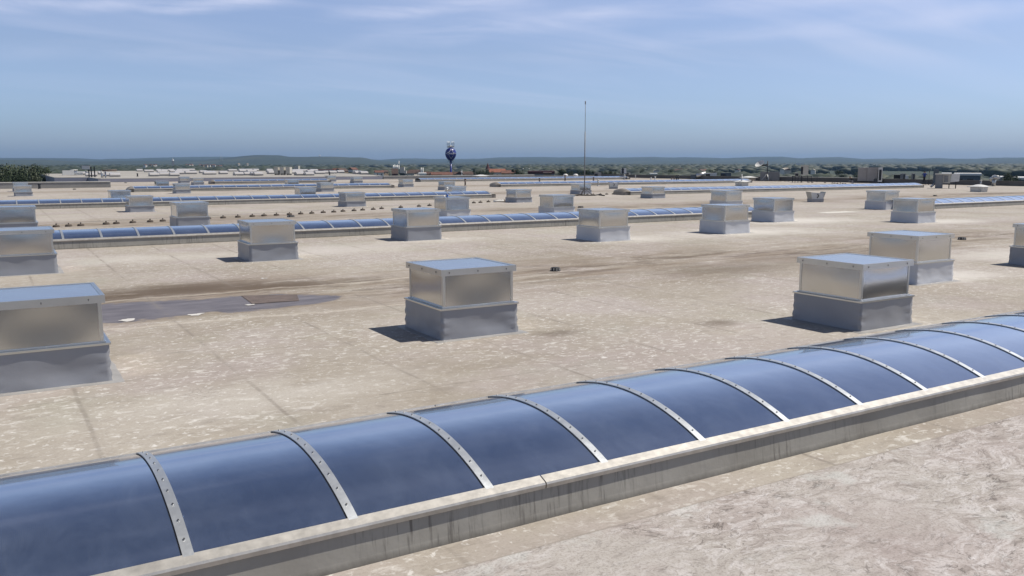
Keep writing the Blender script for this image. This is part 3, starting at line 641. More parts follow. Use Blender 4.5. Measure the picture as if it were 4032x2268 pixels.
vents = [
 (.5, 12.72, 'large metal hatch cut off by the left edge, nearest the camera', 0, 1, 12),
 (6.72, 12.75, 'front middle metal hatch alone on the roof, its shadow to the left', 0, 2, 12),
 (13.03, 9.77, 'front right metal hatch right behind the nearest blue skylight', 0, 3, 12),
 (18.96, 12.69, 'metal hatch half hidden behind the front right hatch', 0, 5, 12),
 (25.0, 12.5, 'metal hatch cut off by the right edge of the photo', 0, 6, 8),
 (.7, 25.6, 'metal hatch at the left edge just in front of the second skylight', 0, 1, 8),
 (7.0, 25.54, 'hatch in front of the second skylight, straight behind the wet dark patch', 0, 2, 8),
 (13.59, 29.29, 'hatch touching the front of the second skylight, below and left of the water tower', 0, 3, 8),
 (19.37, 25.40, 'hatch in front of the second skylight, right of the small black drain', 0, 0, 8),
 (25.65, 25.49, 'hatch hiding the right end of the second skylight', 0, 1, 8),
 (32.7, 29.3, 'hatch just right of the end of the second skylight', 0, 2, 8),
 (37.9, 25.3, 'hatch in front of the left end of the skylight that leaves at the right', 0, 3, 8),
 (.9, 39.3, 'hatch at the left edge between second and third skylight', 0, 0, 6),
 (7.5, 39.6, 'hatch with a pale reflecting face standing behind the left part of the second skylight', 0, 1, 6),
 (19.95, 38.7, 'hatch behind the second skylight with a small blue topped pole on it', 0, 2, 6),
 (26.0, 38.2, 'bright hatch behind the middle of the second skylight, its near side reflecting white', 0, 3, 6),
 (39.0, 38.7, 'hatch partly hidden behind a nearer hatch near the right end of the second skylight', 0, 0, 6),
 (47.0, 33.5, 'hatch behind and left of the one at the start of the right skylight', 0, 1, 6),
 (7.6, 54.8, 'small hatch in front of the left part of the third skylight', 1, 2, 5),
 (20.5, 54.1, 'small hatch in front of the third skylight above the row of dark blocks, centre left', 1, 3, 5),
 (33.0, 53.4, 'small hatch at the right end of the third skylight', 1, 0, 5),
 (46.2, 54.0, 'small hatch in front of the left cap of the long pale skylight', 1, 1, 5),
 (8.0, 66.9, 'small hatch peeping over the left part of the third skylight', 1, 2, 5),
 (21.4, 66.6, 'small hatch behind the third skylight, pale blue face, centre left', 1, 3, 5),
 (33.2, 63.7, 'small hatch behind the right end of the third skylight', 1, 0, 5),
 (46.8, 64.8, 'small hatch directly behind the foot of the lightning mast', 1, 1, 5),
 (2.65, 86.4, 'small hatch at far left in front of the low white topped wall', 1, 2, 5),
 (2.9, 101.0, 'hatch just behind the far left one, only its top showing against the low wall', 1, 3, 5),
 (15.75, 86.3, 'small hatch in front of the fourth skylight near its left end', 1, 0, 5),
 (29.0, 83.9, 'small hatch in front of the middle of the fourth skylight', 1, 1, 5),
 (41.7, 82.0, 'small hatch below the water tower, nearest of the three by the small far skylights', 1, 2, 5),
 (42.8, 94.9, 'small hatch at the right end of the fourth skylight', 1, 3, 5),
 (16.4, 101.0, 'distant hatch behind the left end of the fourth skylight', 1, 0, 5),
 (30.6, 100.2, 'distant hatch in front of the short farthest skylight', 1, 1, 5),
 (23.7, 118.7, 'distant hatch left of the short farthest skylight, front one of two', 1, 2, 5),
 (24.4, 131.5, 'distant hatch against the far low wall, back one of two', 1, 3, 5),
 (44.9, 116.5, 'distant hatch right of the short farthest skylight, front one of two', 1, 0, 5),
 (45.6, 129.3, 'distant hatch against the far low wall right of the short skylight', 1, 1, 5),
]
for x, y, lb, sh, sd_, rs in vents: vent(x, y, lb, bool(sh), sd_, rs)
# pole with blue cap on the hatch behind the second skylight
root = empty('wind_sensor', (19.45, 38.2, 1.131)); tag(root, 'small white pole sensor with blue foot on top of a hatch', 'sensor')
MB().tube((0, 0, .0), (0, 0, .16), .05, 10, 0).build('foot', M['blueobj'], root)
MB().tube((0, 0, .16), (0, 0, .38), .022, 8, 0).lathe([(0, .36), (.05, .38), (.07, .43), (.05, .49), (0, .51)], 10).build('mast', M['white'], root)
MB().lathe([(0, 0), (.06, .02), (.05, .09), (0, .11)], 10, 0, (-.18, 0, 0)).build('beacon', M['white'], root)

# ---------------------------------------------------------------- puddle, patches, drains
def blob(x, y, rx, ry, z, seed, n=26):
    return [(x+rx*math.cos(t)*(1+.9*noise.noise(Vector((math.cos(t)*1.6, math.sin(t)*1.6, seed)))), y+ry*math.sin(t)*(1+.9*noise.noise(Vector((math.cos(t)*1.6, math.sin(t)*1.6, seed+5)))), z) for t in [2*math.pi*i/n for i in range(n)]]
fm = mat('pale_scum', (.62, .60, .57), .8, 0, .08, 6)
b = MB()
for (u, v, rx, ry, s) in [(505, 1261, .14, .12, 1), (770, 1239, .13, .13, 2), (985, 1201, .10, .06, 3), (1037, 1097, .07, .08, 4)]:
    g = G(u, v); p_ = blob(g.x, g.y, rx, ry, .008, s); b.add(p_, [tuple(range(len(p_)))])
tag(b.build('pale_scum', fm), kind='structure')
b = MB(); q4 = [G(950, 1164, .008), G(1169, 1159, .008), G(1178, 1183, .008), G(994, 1196, .008)]
b.add([v.to_tuple() for v in q4], [(3, 2, 1, 0)]); tag(b.build('roof_patch', mat('brown_patch', (.14, .108, .095), .8, 0, .3, 3)), kind='structure')
cm_ = mat('pale_patch', (.66, .63, .57), .8, 0, .12, 9)  # paler than the roof membrane around it
b = MB()
g = G(3305, 836, 0)
b.add([(g.x-1.4, g.y-.3, .0065), (g.x+1.3, g.y-.5, .0065), (g.x+1.2, g.y+.5, .0065), (g.x-1.2, g.y+.6, .0065)], [(0, 1, 2, 3)])
tag(b.build('roof_patch', cm_), kind='structure')
def drain(x, y, label, s=1.0):
    r = empty('roof_drain', (x, y, 0)); tag(r, label, 'drain', 'black roof drains')
    MB().lathe([(.135*s, 0), (.135*s, .015), (.12*s, .02), (.12*s, .08), (.10*s, .095), (0, .095)], 20).build('basket', M['rubber'], r)
    d = MB()
    for i in range(10):
        t = 2*math.pi*i/10; d.box(.121*s, .129*s, -.010, .010, .022, .085, 0, rot=Matrix.Rotation(t, 3, 'Z'))
    d.build('grille', M['galv'], r)
for x, y, lb, s in [(12.6, 18.55, 'black round roof drain in the open between the front middle and right hatches', 1), (30.6, 18.4, 'black drain beyond the hatches at the right', 1.1),
    (8.1, 105, 'small dark drain before the low wall at far left', 1.3), (13.6, 44.9, 'dark double drain left of centre beside the row of blocks', 1.5), (69.4, 44.4, 'small brown drain above the right skylight', 1.2), (32.2, 44.6, 'dark drain peeping over a hatch right of the mast', 1.4), (17.2, 136.1, 'tiny dark drain by the far wall', 1.4)]: drain(x, y, lb, s)

# ---------------------------------------------------------------- conductor blocks and wire
blk = MB(); blk.lathe([(.15, 0), (.145, .06), (.11, .095), (0, .10)], 12).box(-.02, .02, -.02, .02, .09, .16)
bmsh = blk.mesh('holder_block', M['concrete'])
bx = [(2.5, 43.2), (3.0, 43.3), (3.5, 43.4), (4.6, 43.9), (5.05, 44.0), (5.8, 44.3), (6.6, 44.5), (7.2, 44.65), (9.5, 45.4), (10.3, 45.7), (11.1, 45.9), (11.9, 46.1), (12.6, 46.4), (13.3, 46.5), (14.1, 46.8), (14.8, 47.0), (15.5, 47.2), (16.3, 47.6), (17.0, 47.8), (17.7, 48.2), (18.5, 48.5), (19.2, 48.9), (20.0, 49.2), (20.8, 49.8), (22.4, 50.5), (24.0, 51.2), (25.0, 51.7), (29.4, 53.6), (30.1, 53.9), (31.1, 54.5), (32.5, 55.0), (35.6, 56.6), (42.5, 60.3), (43.6, 60.8), (45.2, 61.6), (45.9, 61.7), (47.0, 62.1), (47.8, 62.2), (48.7, 62.4), (49.6, 62.5), (50.6, 62.8), (51.7, 63.3)]
for x, y in bx:
    o = link('conductor_block', bmsh, None, (x, y, 0), random.uniform(0, 3)); tag(o, 'dark rounded block holding the lightning conductor wire on the roof', 'block', 'dark blocks in a line across the roof')
b = MB()
for a, c in zip(bx, bx[1:]): b.tube((*a, .165), (*c, .165), .006, 5, 0, cap=False)
tag(b.build('conductor_wire', M['mast']), 'thin metal lightning wire running along the line of dark blocks', 'wire')
# short white pipe lying by the blocks
r = empty('white_pipe', (31.6, 54.3, .0), R(20)); tag(r, 'short white pipe lying by the dark blocks left of the hatch', 'pipe')
MB().tube((-.2, 0, .08), (.9, 0, .08), .075, 10).build('tube', M['white'], r); MB().tube((.9, 0, .08), (1.0, 0, .08), .09, 10).build('collar', M['brownpipe'], r)
# cables heaped by the mast
# lightning mast
mp = G(2301, 770); r = empty('lightning_mast', mp); tag(r, 'tall thin lightning mast on a tripod, rising high into the sky', 'lightning mast')
dist = (mp.xy).length; ztop = AT(2301, 399, dist).z
zj = AT(2301, 741, dist).z
MB().tube((0, 0, .05), (0, 0, 5.5), .046, 8).tube((0, 0, 5.5), (0, 0, ztop*.55), .036, 8).build('pole', M['mast'], r)
MB().tube((0, 0, ztop*.55), (0, 0, ztop), .023, 6).tube((0, 0, ztop-.25), (0, 0, ztop+.02), .05, 6).build('air_rod', M['mast'], r)
for (u, v) in ((2286, 768), (2333, 769), (2301, 760)):
    f = G(u, v)-mp
    if (u, v) == (2301, 760): f = Vector((.5, 1.1, 0))
    lg = MB().tube((0, 0, zj), (f.x, f.y, .04), .035, 6).build('leg', M['mast'], r)
    MB().lathe([(.22, 0), (.22, .07), (0, .09)], 14, 0, (f.x, f.y, 0)).build('foot', M['concrete'], lg)
b = MB(); pz = [G(2245, 772), G(2270, 770), G(2301, 771), G(2340, 771), G(2355, 769), G(2380, 772)]
for a, c in zip(pz, pz[1:]): b.tube((a.x, a.y, .05), (c.x, c.y, .05), .05, 6)
tag(b.build('cable_bundle', M['rubber']), 'dark cable lying on the roof across the foot of the lightning mast', 'cable')

# ---------------------------------------------------------------- parapets
def wall(p, q, h, t, mface, mcop, name, label, cop_t=.05):
    p = Vector((*p, 0)); q = Vector((*q, 0)); d = (q-p).normalized(); n = Vector((-d.y, d.x, 0)); Ln = (q-p).length
    r = empty(name, p, math.atan2(d.y, d.x)); tag(r, label, 'parapet', 'low walls round the roof')
    MB().box(0, Ln, 0, t, 0, h-cop_t).build('wall_face', mface, r)
    c = MB(); k = max(1, int(Ln/3))
    for i in range(k): c.box(Ln*i/k+.006, Ln*(i+1)/k-.006, -.05, t+.05, h-cop_t+.001, h)
    c.build('coping', mcop, r); return r
wall((-60, 112), (12.5, 112), .74, .35, M['parapet'], M['coping'], 'parapet', 'low grey wall with a pale cap at the far left of the roof', .09)
wall((60.2, 143), (92, 143), .60, .35, M['parapet'], M['coping'], 'parapet', 'low grey wall with a white cap below the water tower', .1)
wall((92, 143), (107.6, 143), .40, .3, M['parapet'], M['parapet'], 'parapet', 'low plain grey wall at the back of the roof, right of the white capped part')
wall((107.6, 143.3), (107.6, 100), .60, .3, M['parapet_dark'], M['parapet_dark'], 'parapet', 'dark low wall at the back right, left of the satellite dish')
wall((107.6, 100), (107.6, 78), .70, .3, M['parapet_dark'], M['coping'], 'parapet', 'dark low wall with pale cap behind the dish and air units')
wall((107.6, 78), (107.6, -60), .62, .3, M['parapet_dark'], M['parapet_dark'], 'parapet', 'dark low wall at the far right edge of the roof')

# ---------------------------------------------------------------- far hall and its roof items
HZ = .56
HALL = [(14.3, 143.05), (60, 143.05), (66, 160), (84, 262), (62, 292), (26, 296), (21, 224), (10.2, 221), (9.4, 158), (14.3, 158)]
r = empty('warehouse', (30, 143.05, GZ)); tag(r, 'long low neighbouring hall beyond the far wall, its flat roof full of white skylights', 'building')
hm = prism([(x-30, y-143.05) for x, y in HALL], 0, HZ-GZ-.06, 'roof_membrane', [M['hallroof'], M['lavender']], r)
b = MB()
for a, c in zip(HALL, HALL[1:]+HALL[:1]):
    a = Vector((a[0]-30, a[1]-143.05, 0)); c = Vector((c[0]-30, c[1]-143.05, 0)); d = (c-a).normalized(); nrm = Vector((-d.y, d.x, 0))
    z0, z1 = HZ-GZ-.059, HZ-GZ
    q_ = [a, c, c+nrm*.4, a+nrm*.4]; b.add([(v.x, v.y, z) for z in (z0, z1) for v in q_], [(0, 1, 5, 4), (1, 2, 6, 5), (2, 3, 7, 6), (3, 0, 4, 7), (4, 5, 6, 7)])
b.build('coping', M['parapet'], r)
def T(ox, oy): return lambda x, y: (ox+x/5.03125, oy+y/5.03125)
t1, t2, t3, t4, t5, t6, t7, t8 = T(0, 580), T(500, 580), T(1000, 580), T(1500, 540), T(2000, 580), T(2500, 580), T(3000, 580), T(3520, 580)
def inside(poly, x, y):
    c = False
    for (x1, y1), (x2, y2) in zip(poly, poly[1:]+poly[:1]):
        if (y1 > y) != (y2 > y) and x < (x2-x1)*(y-y1)/(y2-y1)+x1: c = not c
    return c
white = []
def seg(tf, xa, xb, y): white.append((tf(xa, y), tf(xb, y)))
for a in [(450, 620, 566), (628, 845, 556), (852, 1018, 562), (595, 800, 502), (336, 530, 485), (222, 272, 470), (612, 660, 470), (722, 766, 476), (845, 892, 465), (932, 1130, 524), (1140, 1385, 520), (1010, 1055, 495), (1140, 1190, 486), (962, 1360, 460), (1500, 1770, 534), (1480, 1540, 505), (1610, 1700, 522), (1870, 1940, 525), (1992, 2180, 470), (2185, 2560, 462), (2365, 2570, 492), (2255, 2310, 482), (2120, 2290, 550), (2300, 2490, 546), (2505, 2570, 550), (890, 940, 490)]: seg(t2, *a)
for a in [(0, 155, 552), (0, 70, 462), (240, 370, 462), (240, 380, 482), (310, 385, 520), (140, 190, 456), (720, 1080, 475), (1090, 1270, 470), (720, 980, 512), (820, 985, 548), (1005, 1165, 550), (1180, 1400, 520), (1400, 1490, 512), (1500, 1600, 512), (1680, 1730, 502), (1060, 1160, 495), (2030, 2080, 520), (2140, 2190, 527), (2280, 2330, 520)]: seg(t3, *a)
for a in [(1535, 1660, 537), (1695, 1920, 568), (2060, 2200, 566), (2190, 2360, 575), (1960, 2100, 530)]: seg(t1, *a)
lowk = 0
for (ua, va), (ub, vb) in white:
    A = G(ua, va+1.0, HZ); B = G(ub, vb+1.0, HZ)
    cx, cy = (A.x+B.x)/2, (A.y+B.y)/2; Ln = max(1.6, abs(B.x-A.x)*1.02)
    if not inside(HALL, cx, cy): cy = min(cy, 255)
    if not inside(HALL, cx, cy): continue
    # low opal ridge light on a kerb, seen edge on
    r = empty('rooflight', (cx, cy, HZ)); tag(r, 'low white rooflight on the distant hall roof, one of many in broken rows', 'skylight', 'white rooflights on the distant hall')
    k = MB(); k.box(-Ln/2, Ln/2, -.9, .9, 0, .22); k.build('kerb', M['grey'], r)
    k = MB(); vs = []
    for i in range(7):
        a = math.pi*i/6; vs += [(-Ln/2, -.95*math.cos(a), .22+.42*math.sin(a)), (Ln/2, -.95*math.cos(a), .22+.42*math.sin(a))]
    k.add(vs, [(2*i, 2*i+1, 2*i+3, 2*i+2) for i in range(6)]+[tuple(2*i for i in reversed(range(7))), tuple(2*i+1 for i in range(7))], 0); k.build('dome', M['opal'], r)
# exhaust units in a row of three, further group
def ac_tall(u0, u1, vt, vb, z, label, depth=.9, legs=True, group='upright air units in a row'):
    a = G(u0, vb, z); b_ = G(u1, vb, z); w = (b_-a).length; m_ = (a+b_)/2; dst = m_.xy.length; h = AT((u0+u1)/2, vt, dst).z-z
    r = empty('air_unit', m_, math.atan2(b_.y-a.y, b_.x-a.x)); tag(r, label, 'air unit', group)
    lz = .25 if legs else 0
    MB().box(-w/2, w/2, 0, depth, lz, h-.05, 0).box(-w/2-.03, w/2+.03, -.03, depth+.03, h-.049, h, 0).build('casing', M['cream'], r)
    MB().box(-w/2-.011, -w/2-.001, .12, depth-.12, lz+.2, h-.3).build('grille', M['dark'], r)
    if legs:
        for s in (-1, 1): MB().box(s*w/2*.7-.05, s*w/2*.7+.05, .1, depth-.1, 0, lz-.001).build('leg', M['dark'], r)
    return r
for i, (a, c) in enumerate(((398, 478), (516, 594), (634, 712))):
    p0 = t3(a, 548); p1 = t3(c, 548)
    ac_tall(p0[0], p1[0], t3(0, 390)[1], p0[1], HZ, ['left', 'middle', 'right'][i]+' one of three upright grey air units standing in a row', 1.6)
p0 = t3(800, 452); p1 = t3(878, 452); ac_tall(p0[0], p1[0], t3(0, 368)[1], p0[1], HZ, 'distant grey air unit cluster right of the row of three', 2, group='far rooftop machines')
# unit group left of the water tower
p0, p1 = t4(380, 728), t4(460, 728); ac_tall(p0[0], p1[0], t4(0, 588)[1], p0[1]+1, HZ, 'cream air unit left of the water tower with a dark opening', 1.2, group='far rooftop machines')
p0, p1 = t4(462, 740), t4(500, 740); ac_tall(p0[0], p1[0], t4(0, 660)[1], p0[1]+1, HZ, 'small cream air box right beside the cream unit left of the water tower', .8, group='far rooftop machines')
# pipes and frame at the left
def pipe(u, vb, vt, rad, z, label, m='galv', cap=True, group='roof vent pipes'):
    g = G(u, vb, z); h = AT(u, vt, g.xy.length).z-z
    r = empty('vent_pipe', g); tag(r, label, 'vent pipe', group)
    MB().tube((0, 0, 0), (0, 0, h*.86), rad, 10).lathe([(rad*1.5, 0), (rad*1.2, .06), (rad, .12)], 10).build('pipe', M[m], r)
    if cap: MB().tube((0, 0, h*.86), (0, 0, h*.97), rad*1.35, 10, r2=rad*1.3).tube((0, 0, h*.97), (0, 0, h), rad*1.3, 10, r2=rad*.3).build('cowl', M['white'] if m == 'galv' else M[m], r)
    return r
pp = [(t1(1470, 548), t1(0, 440), .55, HZ, 'thick silver chimney pipe on the far left hall', 'galv'), (t1(785, 825), t1(0, 722), .13, 0, 'short dark pipe at the low wall at far left', 'dark'),
 (t4(1670, 960), t4(0, 820), .10, 0, 'rusty brown pipe right of the hatch below the water tower', 'brownpipe'), (t4(1600, 750), t4(0, 650), .12, 0, 'thin white pipe rising beside the white capped vent, right of the water tower', 'white'),
 (t5(625, 690), t5(0, 608), .10, 0, 'leftmost pale topped pipe behind the far skylights', 'brownpipe'), (t5(1133, 662), t5(0, 550), .11, 0, 'pipe left of the lightning mast, crossing the far skylight', 'brownpipe'),
 (t5(1695, 668), t5(0, 585), .11, 0, 'pipe right of the mast, before the farthest skylight', 'brownpipe'), (t5(1787, 765), t5(0, 630), .10, 0, 'taller grey pipe in front of the skylight right of the mast', 'galv'),
 (t5(2310, 645), t5(0, 540), .11, 0, 'pipe in front of the tall outdoor unit', 'galv'), (t5(2525, 615), t5(0, 550), .08, 0, 'small grey pipe just right of the small outdoor unit', 'galv'),
 (t6(320, 655), t6(0, 592), .10, 0, 'white pipe, left one of a pair before the dark wall', 'white'), (t6(400, 648), t6(0, 573), .10, 0, 'white pipe, right one of a pair before the dark wall', 'white'),
 (t6(727, 643), t6(0, 590), .09, 0, 'brown short pipe, leftmost of four together', 'brownpipe'), (t6(775, 643), t6(0, 585), .09, 0, 'brown short pipe, second of four together', 'brownpipe'),
 (t6(822, 643), t6(0, 548), .10, 0, 'black pipe, third of four together', 'dark'), (t6(857, 643), t6(0, 545), .10, 0, 'black pipe, rightmost of four together', 'dark'),
 (t7(1090, 690), t7(0, 565), .05, 0, 'thin dark post right of the tall cream air cabinet', 'dark'), (t7(1550, 735), t7(0, 680), .05, 0, 'short thin post before the parapet, left of the crouching person', 'brownpipe'),
 (t7(2385, 712), t7(0, 608), .08, 0, 'black post right of the two big tan cabinets', 'dark'), (t8(685, 745), t8(0, 455), .03, 0, 'thin tall post right of the standing person', 'dark'),
 (t8(1715, 770), t8(0, 645), .10, 0, 'pale post behind the white domed vent at the right', 'galv'), (t2(210, 580), t2(0, 515), .12, HZ, 'small dark pipe on the far hall roof', 'dark'), (t6(2112, 765), t6(0, 535), .07, 0, 'white topped pole beside the white domed vent near the dish', 'galv'),
 (t3(1500, 552), t3(0, 495), .12, HZ, 'small dark pipe on the right part of the far hall roof', 'dark')]
for (u, vb), (_, vt), rad, z, lb, mm in pp: pipe(u, vb, vt, rad, z, lb, mm)
# billboard-like frame at far left
g = G(*t1(1765, 592), HZ); dd = g.xy.length
r = empty('roof_sign_frame', g, R(-18)); tag(r, 'grey panel on a dark steel frame on the far left hall roof', 'sign frame')
s = dd/FPX
MB().box(-21.5*s, 5.5*s, -.1, .0, 26.5*s, 41*s).build('frame', M['dark'], r)
MB().box(-20.5*s, 4.5*s, -.17, -.101, 27.5*s, 40*s).build('panel', M['white'], r)
for x, hh_ in ((0, 26), (8, 36), (18.5, 37)): MB().box(x*s-.08, x*s+.08, .01, .17, 0, hh_*s).build('post', M['dark'], r)
MB().box(-4*s, 20*s, .301, .4, 21*s, 22.4*s).build('beam', M['dark'], r)
g = G(*t1(2030, 662), 0); h = AT(405, 672, g.xy.length).z
r = empty('exhaust_duct', g); tag(r, 'tall grey exhaust duct with a bent top beside the end of the low wall', 'duct')
MB().tube((0, 0, 0), (0, 0, h), .18, 12).tube((.5, 0, 0), (.5, 0, h*.9), .12, 12).build('duct', M['galv'], r); MB().tube((-.1, 0, h), (2.2, -.6, h+.05), .14, 10).build('elbow', M['brownpipe'], r)
g = G(*t1(1352, 550), HZ); r = empty('exhaust_fan', g); tag(r, 'small white fan box left of the silver chimney pipe', 'fan')
MB().box(-1, 1, -.6, .6, 0, .9).build('casing', M['white'], r); MB().box(1.01, 2.6, -.3, .3, .1, .5).build('duct', M['galv'], r)

# open flap vents
def flap_vent(x, y, rz, label):
    r = empty('flap_vent', (x, y, 0), rz); tag(r, label, 'roof vent', 'roof vents with two raised flaps')
    MB().box(-.43, .43, -.46, .46, 0, .22, 0, taper=-.04).build('base', M['pvc'], r)
    for s in (-1, 1):
        b = MB(); b.add([(s*.42, -.44, .22), (s*.42, .44, .22), (s*.56, .50, .74), (s*.56, -.50, .74), (s*.40, -.44, .22), (s*.40, .44, .22), (s*.54, .50, .74), (s*.54, -.50, .74)],
                    [(0, 1, 2, 3), (4, 7, 6, 5), (3, 2, 6, 7), (0, 3, 7, 4), (1, 5, 6, 2), (0, 4, 5, 1)]); b.build('flap', M['cream'], r)
    for s in (-1, 1):
        b = MB(); b.add([(-.41, s*.43, .22), (.41, s*.43, .22), (.50, s*.43, .62), (-.50, s*.43, .70), (-.41, s*.41, .22), (.41, s*.41, .22), (.50, s*.41, .62), (-.50, s*.41, .70)],
                    [(0, 1, 2, 3), (4, 7, 6, 5), (3, 2, 6, 7), (0, 3, 7, 4), (1, 5, 6, 2), (0, 4, 5, 1)]); b.build('side_plate', M['white'], r)
    MB().tube((-.05, -.45, .3), (.06, -.47, .45), .03, 6).tube((.06, -.47, .45), (-.03, -.45, .6), .03, 6).build('strap', M['dark'], r)
flap_vent(51.6, 42.3, R(-30), 'white vent with raised flaps standing alone right of the hatches, dark strap in front')
flap_vent(59.3, 76.0, R(-30), 'white vent with raised flaps right of the lightning mast')
# white domed vents
def dome_vent(x, y, w, label, rz=0):
    r = empty('dome_vent', (x, y, 0), rz); tag(r, label, 'roof vent', 'roof vents with white domed caps')
    MB().box(-w/2, w/2, -w/2, w/2, 0, .5, 0, taper=-.05).build('base', M['galv'], r)
    b = MB(); n = 10; o = w*.72; vs = []
    for j in range(n+1):
        for i in range(n+1):
            a, c = i/n*2-1, j/n*2-1; vs.append((a*o, c*o, .52+.20*(1-abs(a)**2.0)*(1-abs(c)**2.0)))
    k = n+1; b.add(vs, [(j*k+i, j*k+i+1, (j+1)*k+i+1, (j+1)*k+i) for j in range(n) for i in range(n)], 0, True)
    b.box(-o, o, -o, o, .47, .519); b.build('cap', M['white'], r)
dome_vent(80.6, 77.4, 1.1, 'white capped vent in front of the satellite dish')
dome_vent(83.4, 48.8, 1.08, 'bright white domed vent at the right, before the dark wall')
dome_vent(78.6, 140.5, 1.6, 'white capped vent at the far wall, right below the water tower')
g = G(*t6(2250, 660)); dome_vent(g.x, g.y, 1.5, 'cream flat vent behind the white capped vent near the dish')
g = G(*t8(2000, 765)); 
r = empty('exhaust_cowl', (106.0, 60.2, 0)); tag(r, 'shiny curved metal cowl behind the bright domed vent at the far right', 'cowl')
zt_ = AT(3885, 697, math.hypot(106, 60.2)).z
MB().tube((0, 0, 0), (0, 0, zt_-.25), .22, 14).build('pipe', M['galv'], r)
MB().tube((.25, .55, zt_-.35), (0, 0, zt_), .26, 14, r2=.28).tube((0, 0, zt_), (-.35, -.75, zt_-.05), .28, 14, r2=.2).build('cowl', M['galv'], r)
g = G(*t5(705, 600)); 
for k_, dx in enumerate((0, 2.4)):
    r = empty('turbine_vent', (97+dx*.8, 139.5-dx*.3, 0)); tag(r, ('left' if k_ == 0 else 'right')+' one of two small bright round vents at the back wall', 'vent', 'small bright round vents')
    MB().tube((0, 0, 0), (0, 0, .2), .3, 12).build('neck', M['galv'], r); MB().lathe([(.3, .2), (.5, .32), (.5, .55), (.28, .72), (0, .76)], 14).build('head', M['white'], r)

# air units at right
def unit(u0, u1, vt, vb, depth, label, body='cream', front=None, stand=0, fans=0, side=None, z=0):
    a = G(u0, vb, z); b_ = G(u1, vb, z); m_ = (a+b_)/2; dst = m_.xy.length; s = dst/FPX
    w = (u1-u0)*s*1.0; h = AT((u0+u1)/2, vt, dst).z-z; ang = math.atan2(m_.y, m_.x)-math.pi/2
    r = empty('air_unit', m_, ang); tag(r, label, 'air unit', 'air units on the right part of the roof')
    MB().box(-w/2, w/2, 0, depth, stand, h-.04).box(-w/2-.02, w/2+.02, -.02, depth+.02, h-.039, h).build('casing', M[body], r)
    if front: 
        f0, f1, g0, g1 = front; MB().box(-w/2+w*f0, -w/2+w*f1, -.03, -.002, stand+(h-stand)*g0, stand+(h-stand)*g1).build('grille', M['dark'], r)
    if side: MB().box(w/2+.001, w/2+.02, .05, depth-.05, stand+.05, h-.06).build('side_panel', M[side], r)
    for i in range(fans):
        zc = stand+(h-stand)*(i+.5)/fans; MB().tube((-w*.15, -.03, zc), (-w*.15, .0, zc), w*.26, 16).build('fan', M['dark'], r)
    if stand > .1:
        for x in (-w/2+.06, w/2-.06):
            for y in (.06, depth-.06): MB().box(x-.04, x+.04, y-.04, y+.04, 0, stand-.001).build('leg', M['dark'], r)
    return r
P = lambda tf, x, y: tf(x, y)
unit(t5(2235, 0)[0], t5(2340, 0)[0], t5(0, 415)[1], t5(0, 570)[1]+12, 1.0, 'tall white outdoor unit with two round fans on the dark wall side', 'white', None, 1.0, 2)
unit(t5(2345, 0)[0], t5(2422, 0)[0], t5(0, 505)[1], t5(0, 575)[1]+12, .8, 'small cream outdoor unit right of the two fan unit', 'cream', (.05, .6, .1, .9), .8)
unit(t5(1708, 0)[0], t5(1848, 0)[0], t5(0, 505)[1], t5(0, 575)[1]+8, 1.6, 'grey box unit at the back wall right of the mast', 'grey', (.05, .5, .2, .8), .3)
unit(t6(1405, 0)[0], t6(1610, 0)[0], t6(0, 510)[1], t6(0, 632)[1], 1.8, 'dark fronted air handling unit with a curved side', 'galv', (.02, .4, .1, .85))
unit(t6(1105, 0)[0], t6(1210, 0)[0], t6(0, 540)[1], t6(0, 632)[1], 1.2, 'blue grey duct box left of the dark fronted unit', 'bluegrey')
unit(t6(1700, 0)[0], t6(1895, 0)[0], t6(0, 505)[1], t6(0, 622)[1], 1.5, 'pale blue grey duct box right of the dark fronted unit', 'bluegrey', (.0, .5, .5, .75))
g0 = G(*t6(1210, 632)); g1 = G(*t6(1400, 632)); zz_ = AT(2760, 690, g0.xy.length).z
r = empty('air_duct', (g0+g1)/2); tag(r, 'silver air duct joining the blue grey box to the dark fronted unit', 'duct')
d_ = (g1-g0)/2; MB().tube((-d_.x, -d_.y, zz_*.8), (d_.x, d_.y, zz_+.35), .42, 14, r2=.3).build('duct', M['galv'], r)
MB().box(-.1, .1, -.1, .1, 0, zz_*.72).build('support', M['dark'], r)
unit(3153, 3179, 651.6, 719, 1.3, 'tall cream air cabinet on a steel stand, dark slot on its left', 'cream', (.0, .28, .1, .86), 1.05)
unit(t7(650, 0)[0], t7(718, 0)[0], t7(0, 505)[1], t7(0, 698)[1], .9, 'small dark fronted outdoor unit left of the tall cream cabinet', 'cream', (.1, .9, .1, .8), .9)
g = G(*t7(760, 700)); r = empty('steel_stand', g, math.atan2(g.y, g.x)-math.pi/2); tag(r, 'low steel platform under the tall cream cabinet', 'stand')
MB().box(-1.2, 1.6, 1.5, 1.58, .82, .93).build('beam', M['dark'], r)
for x in (-1.1, .2, 1.5): MB().box(x-.05, x+.05, 1.49, 1.59, 0, .819).build('leg', M['dark'], r)
unit(t7(1905, 0)[0], t7(2078, 0)[0], t7(0, 405)[1], t7(0, 705)[1], 1.6, 'left one of two big tan air cabinets', 'tan', (.88, 1.0, .05, .95), .25)  # dark end strips on both tan fronts stand in for shaded gaps between cabinets
unit(t7(2090, 0)[0], t7(2290, 0)[0], t7(0, 402)[1], t7(0, 707)[1], 1.6, 'right one of two big tan air cabinets', 'tan', (.88, 1.0, .05, .85), .25)
unit(t7(2298, 0)[0], t7(2370, 0)[0], t7(0, 400)[1], t7(0, 712)[1], 1.2, 'slim white air cabinet with a dark front, right of the tan ones', 'white', (.2, .78, .1, .85), .2)
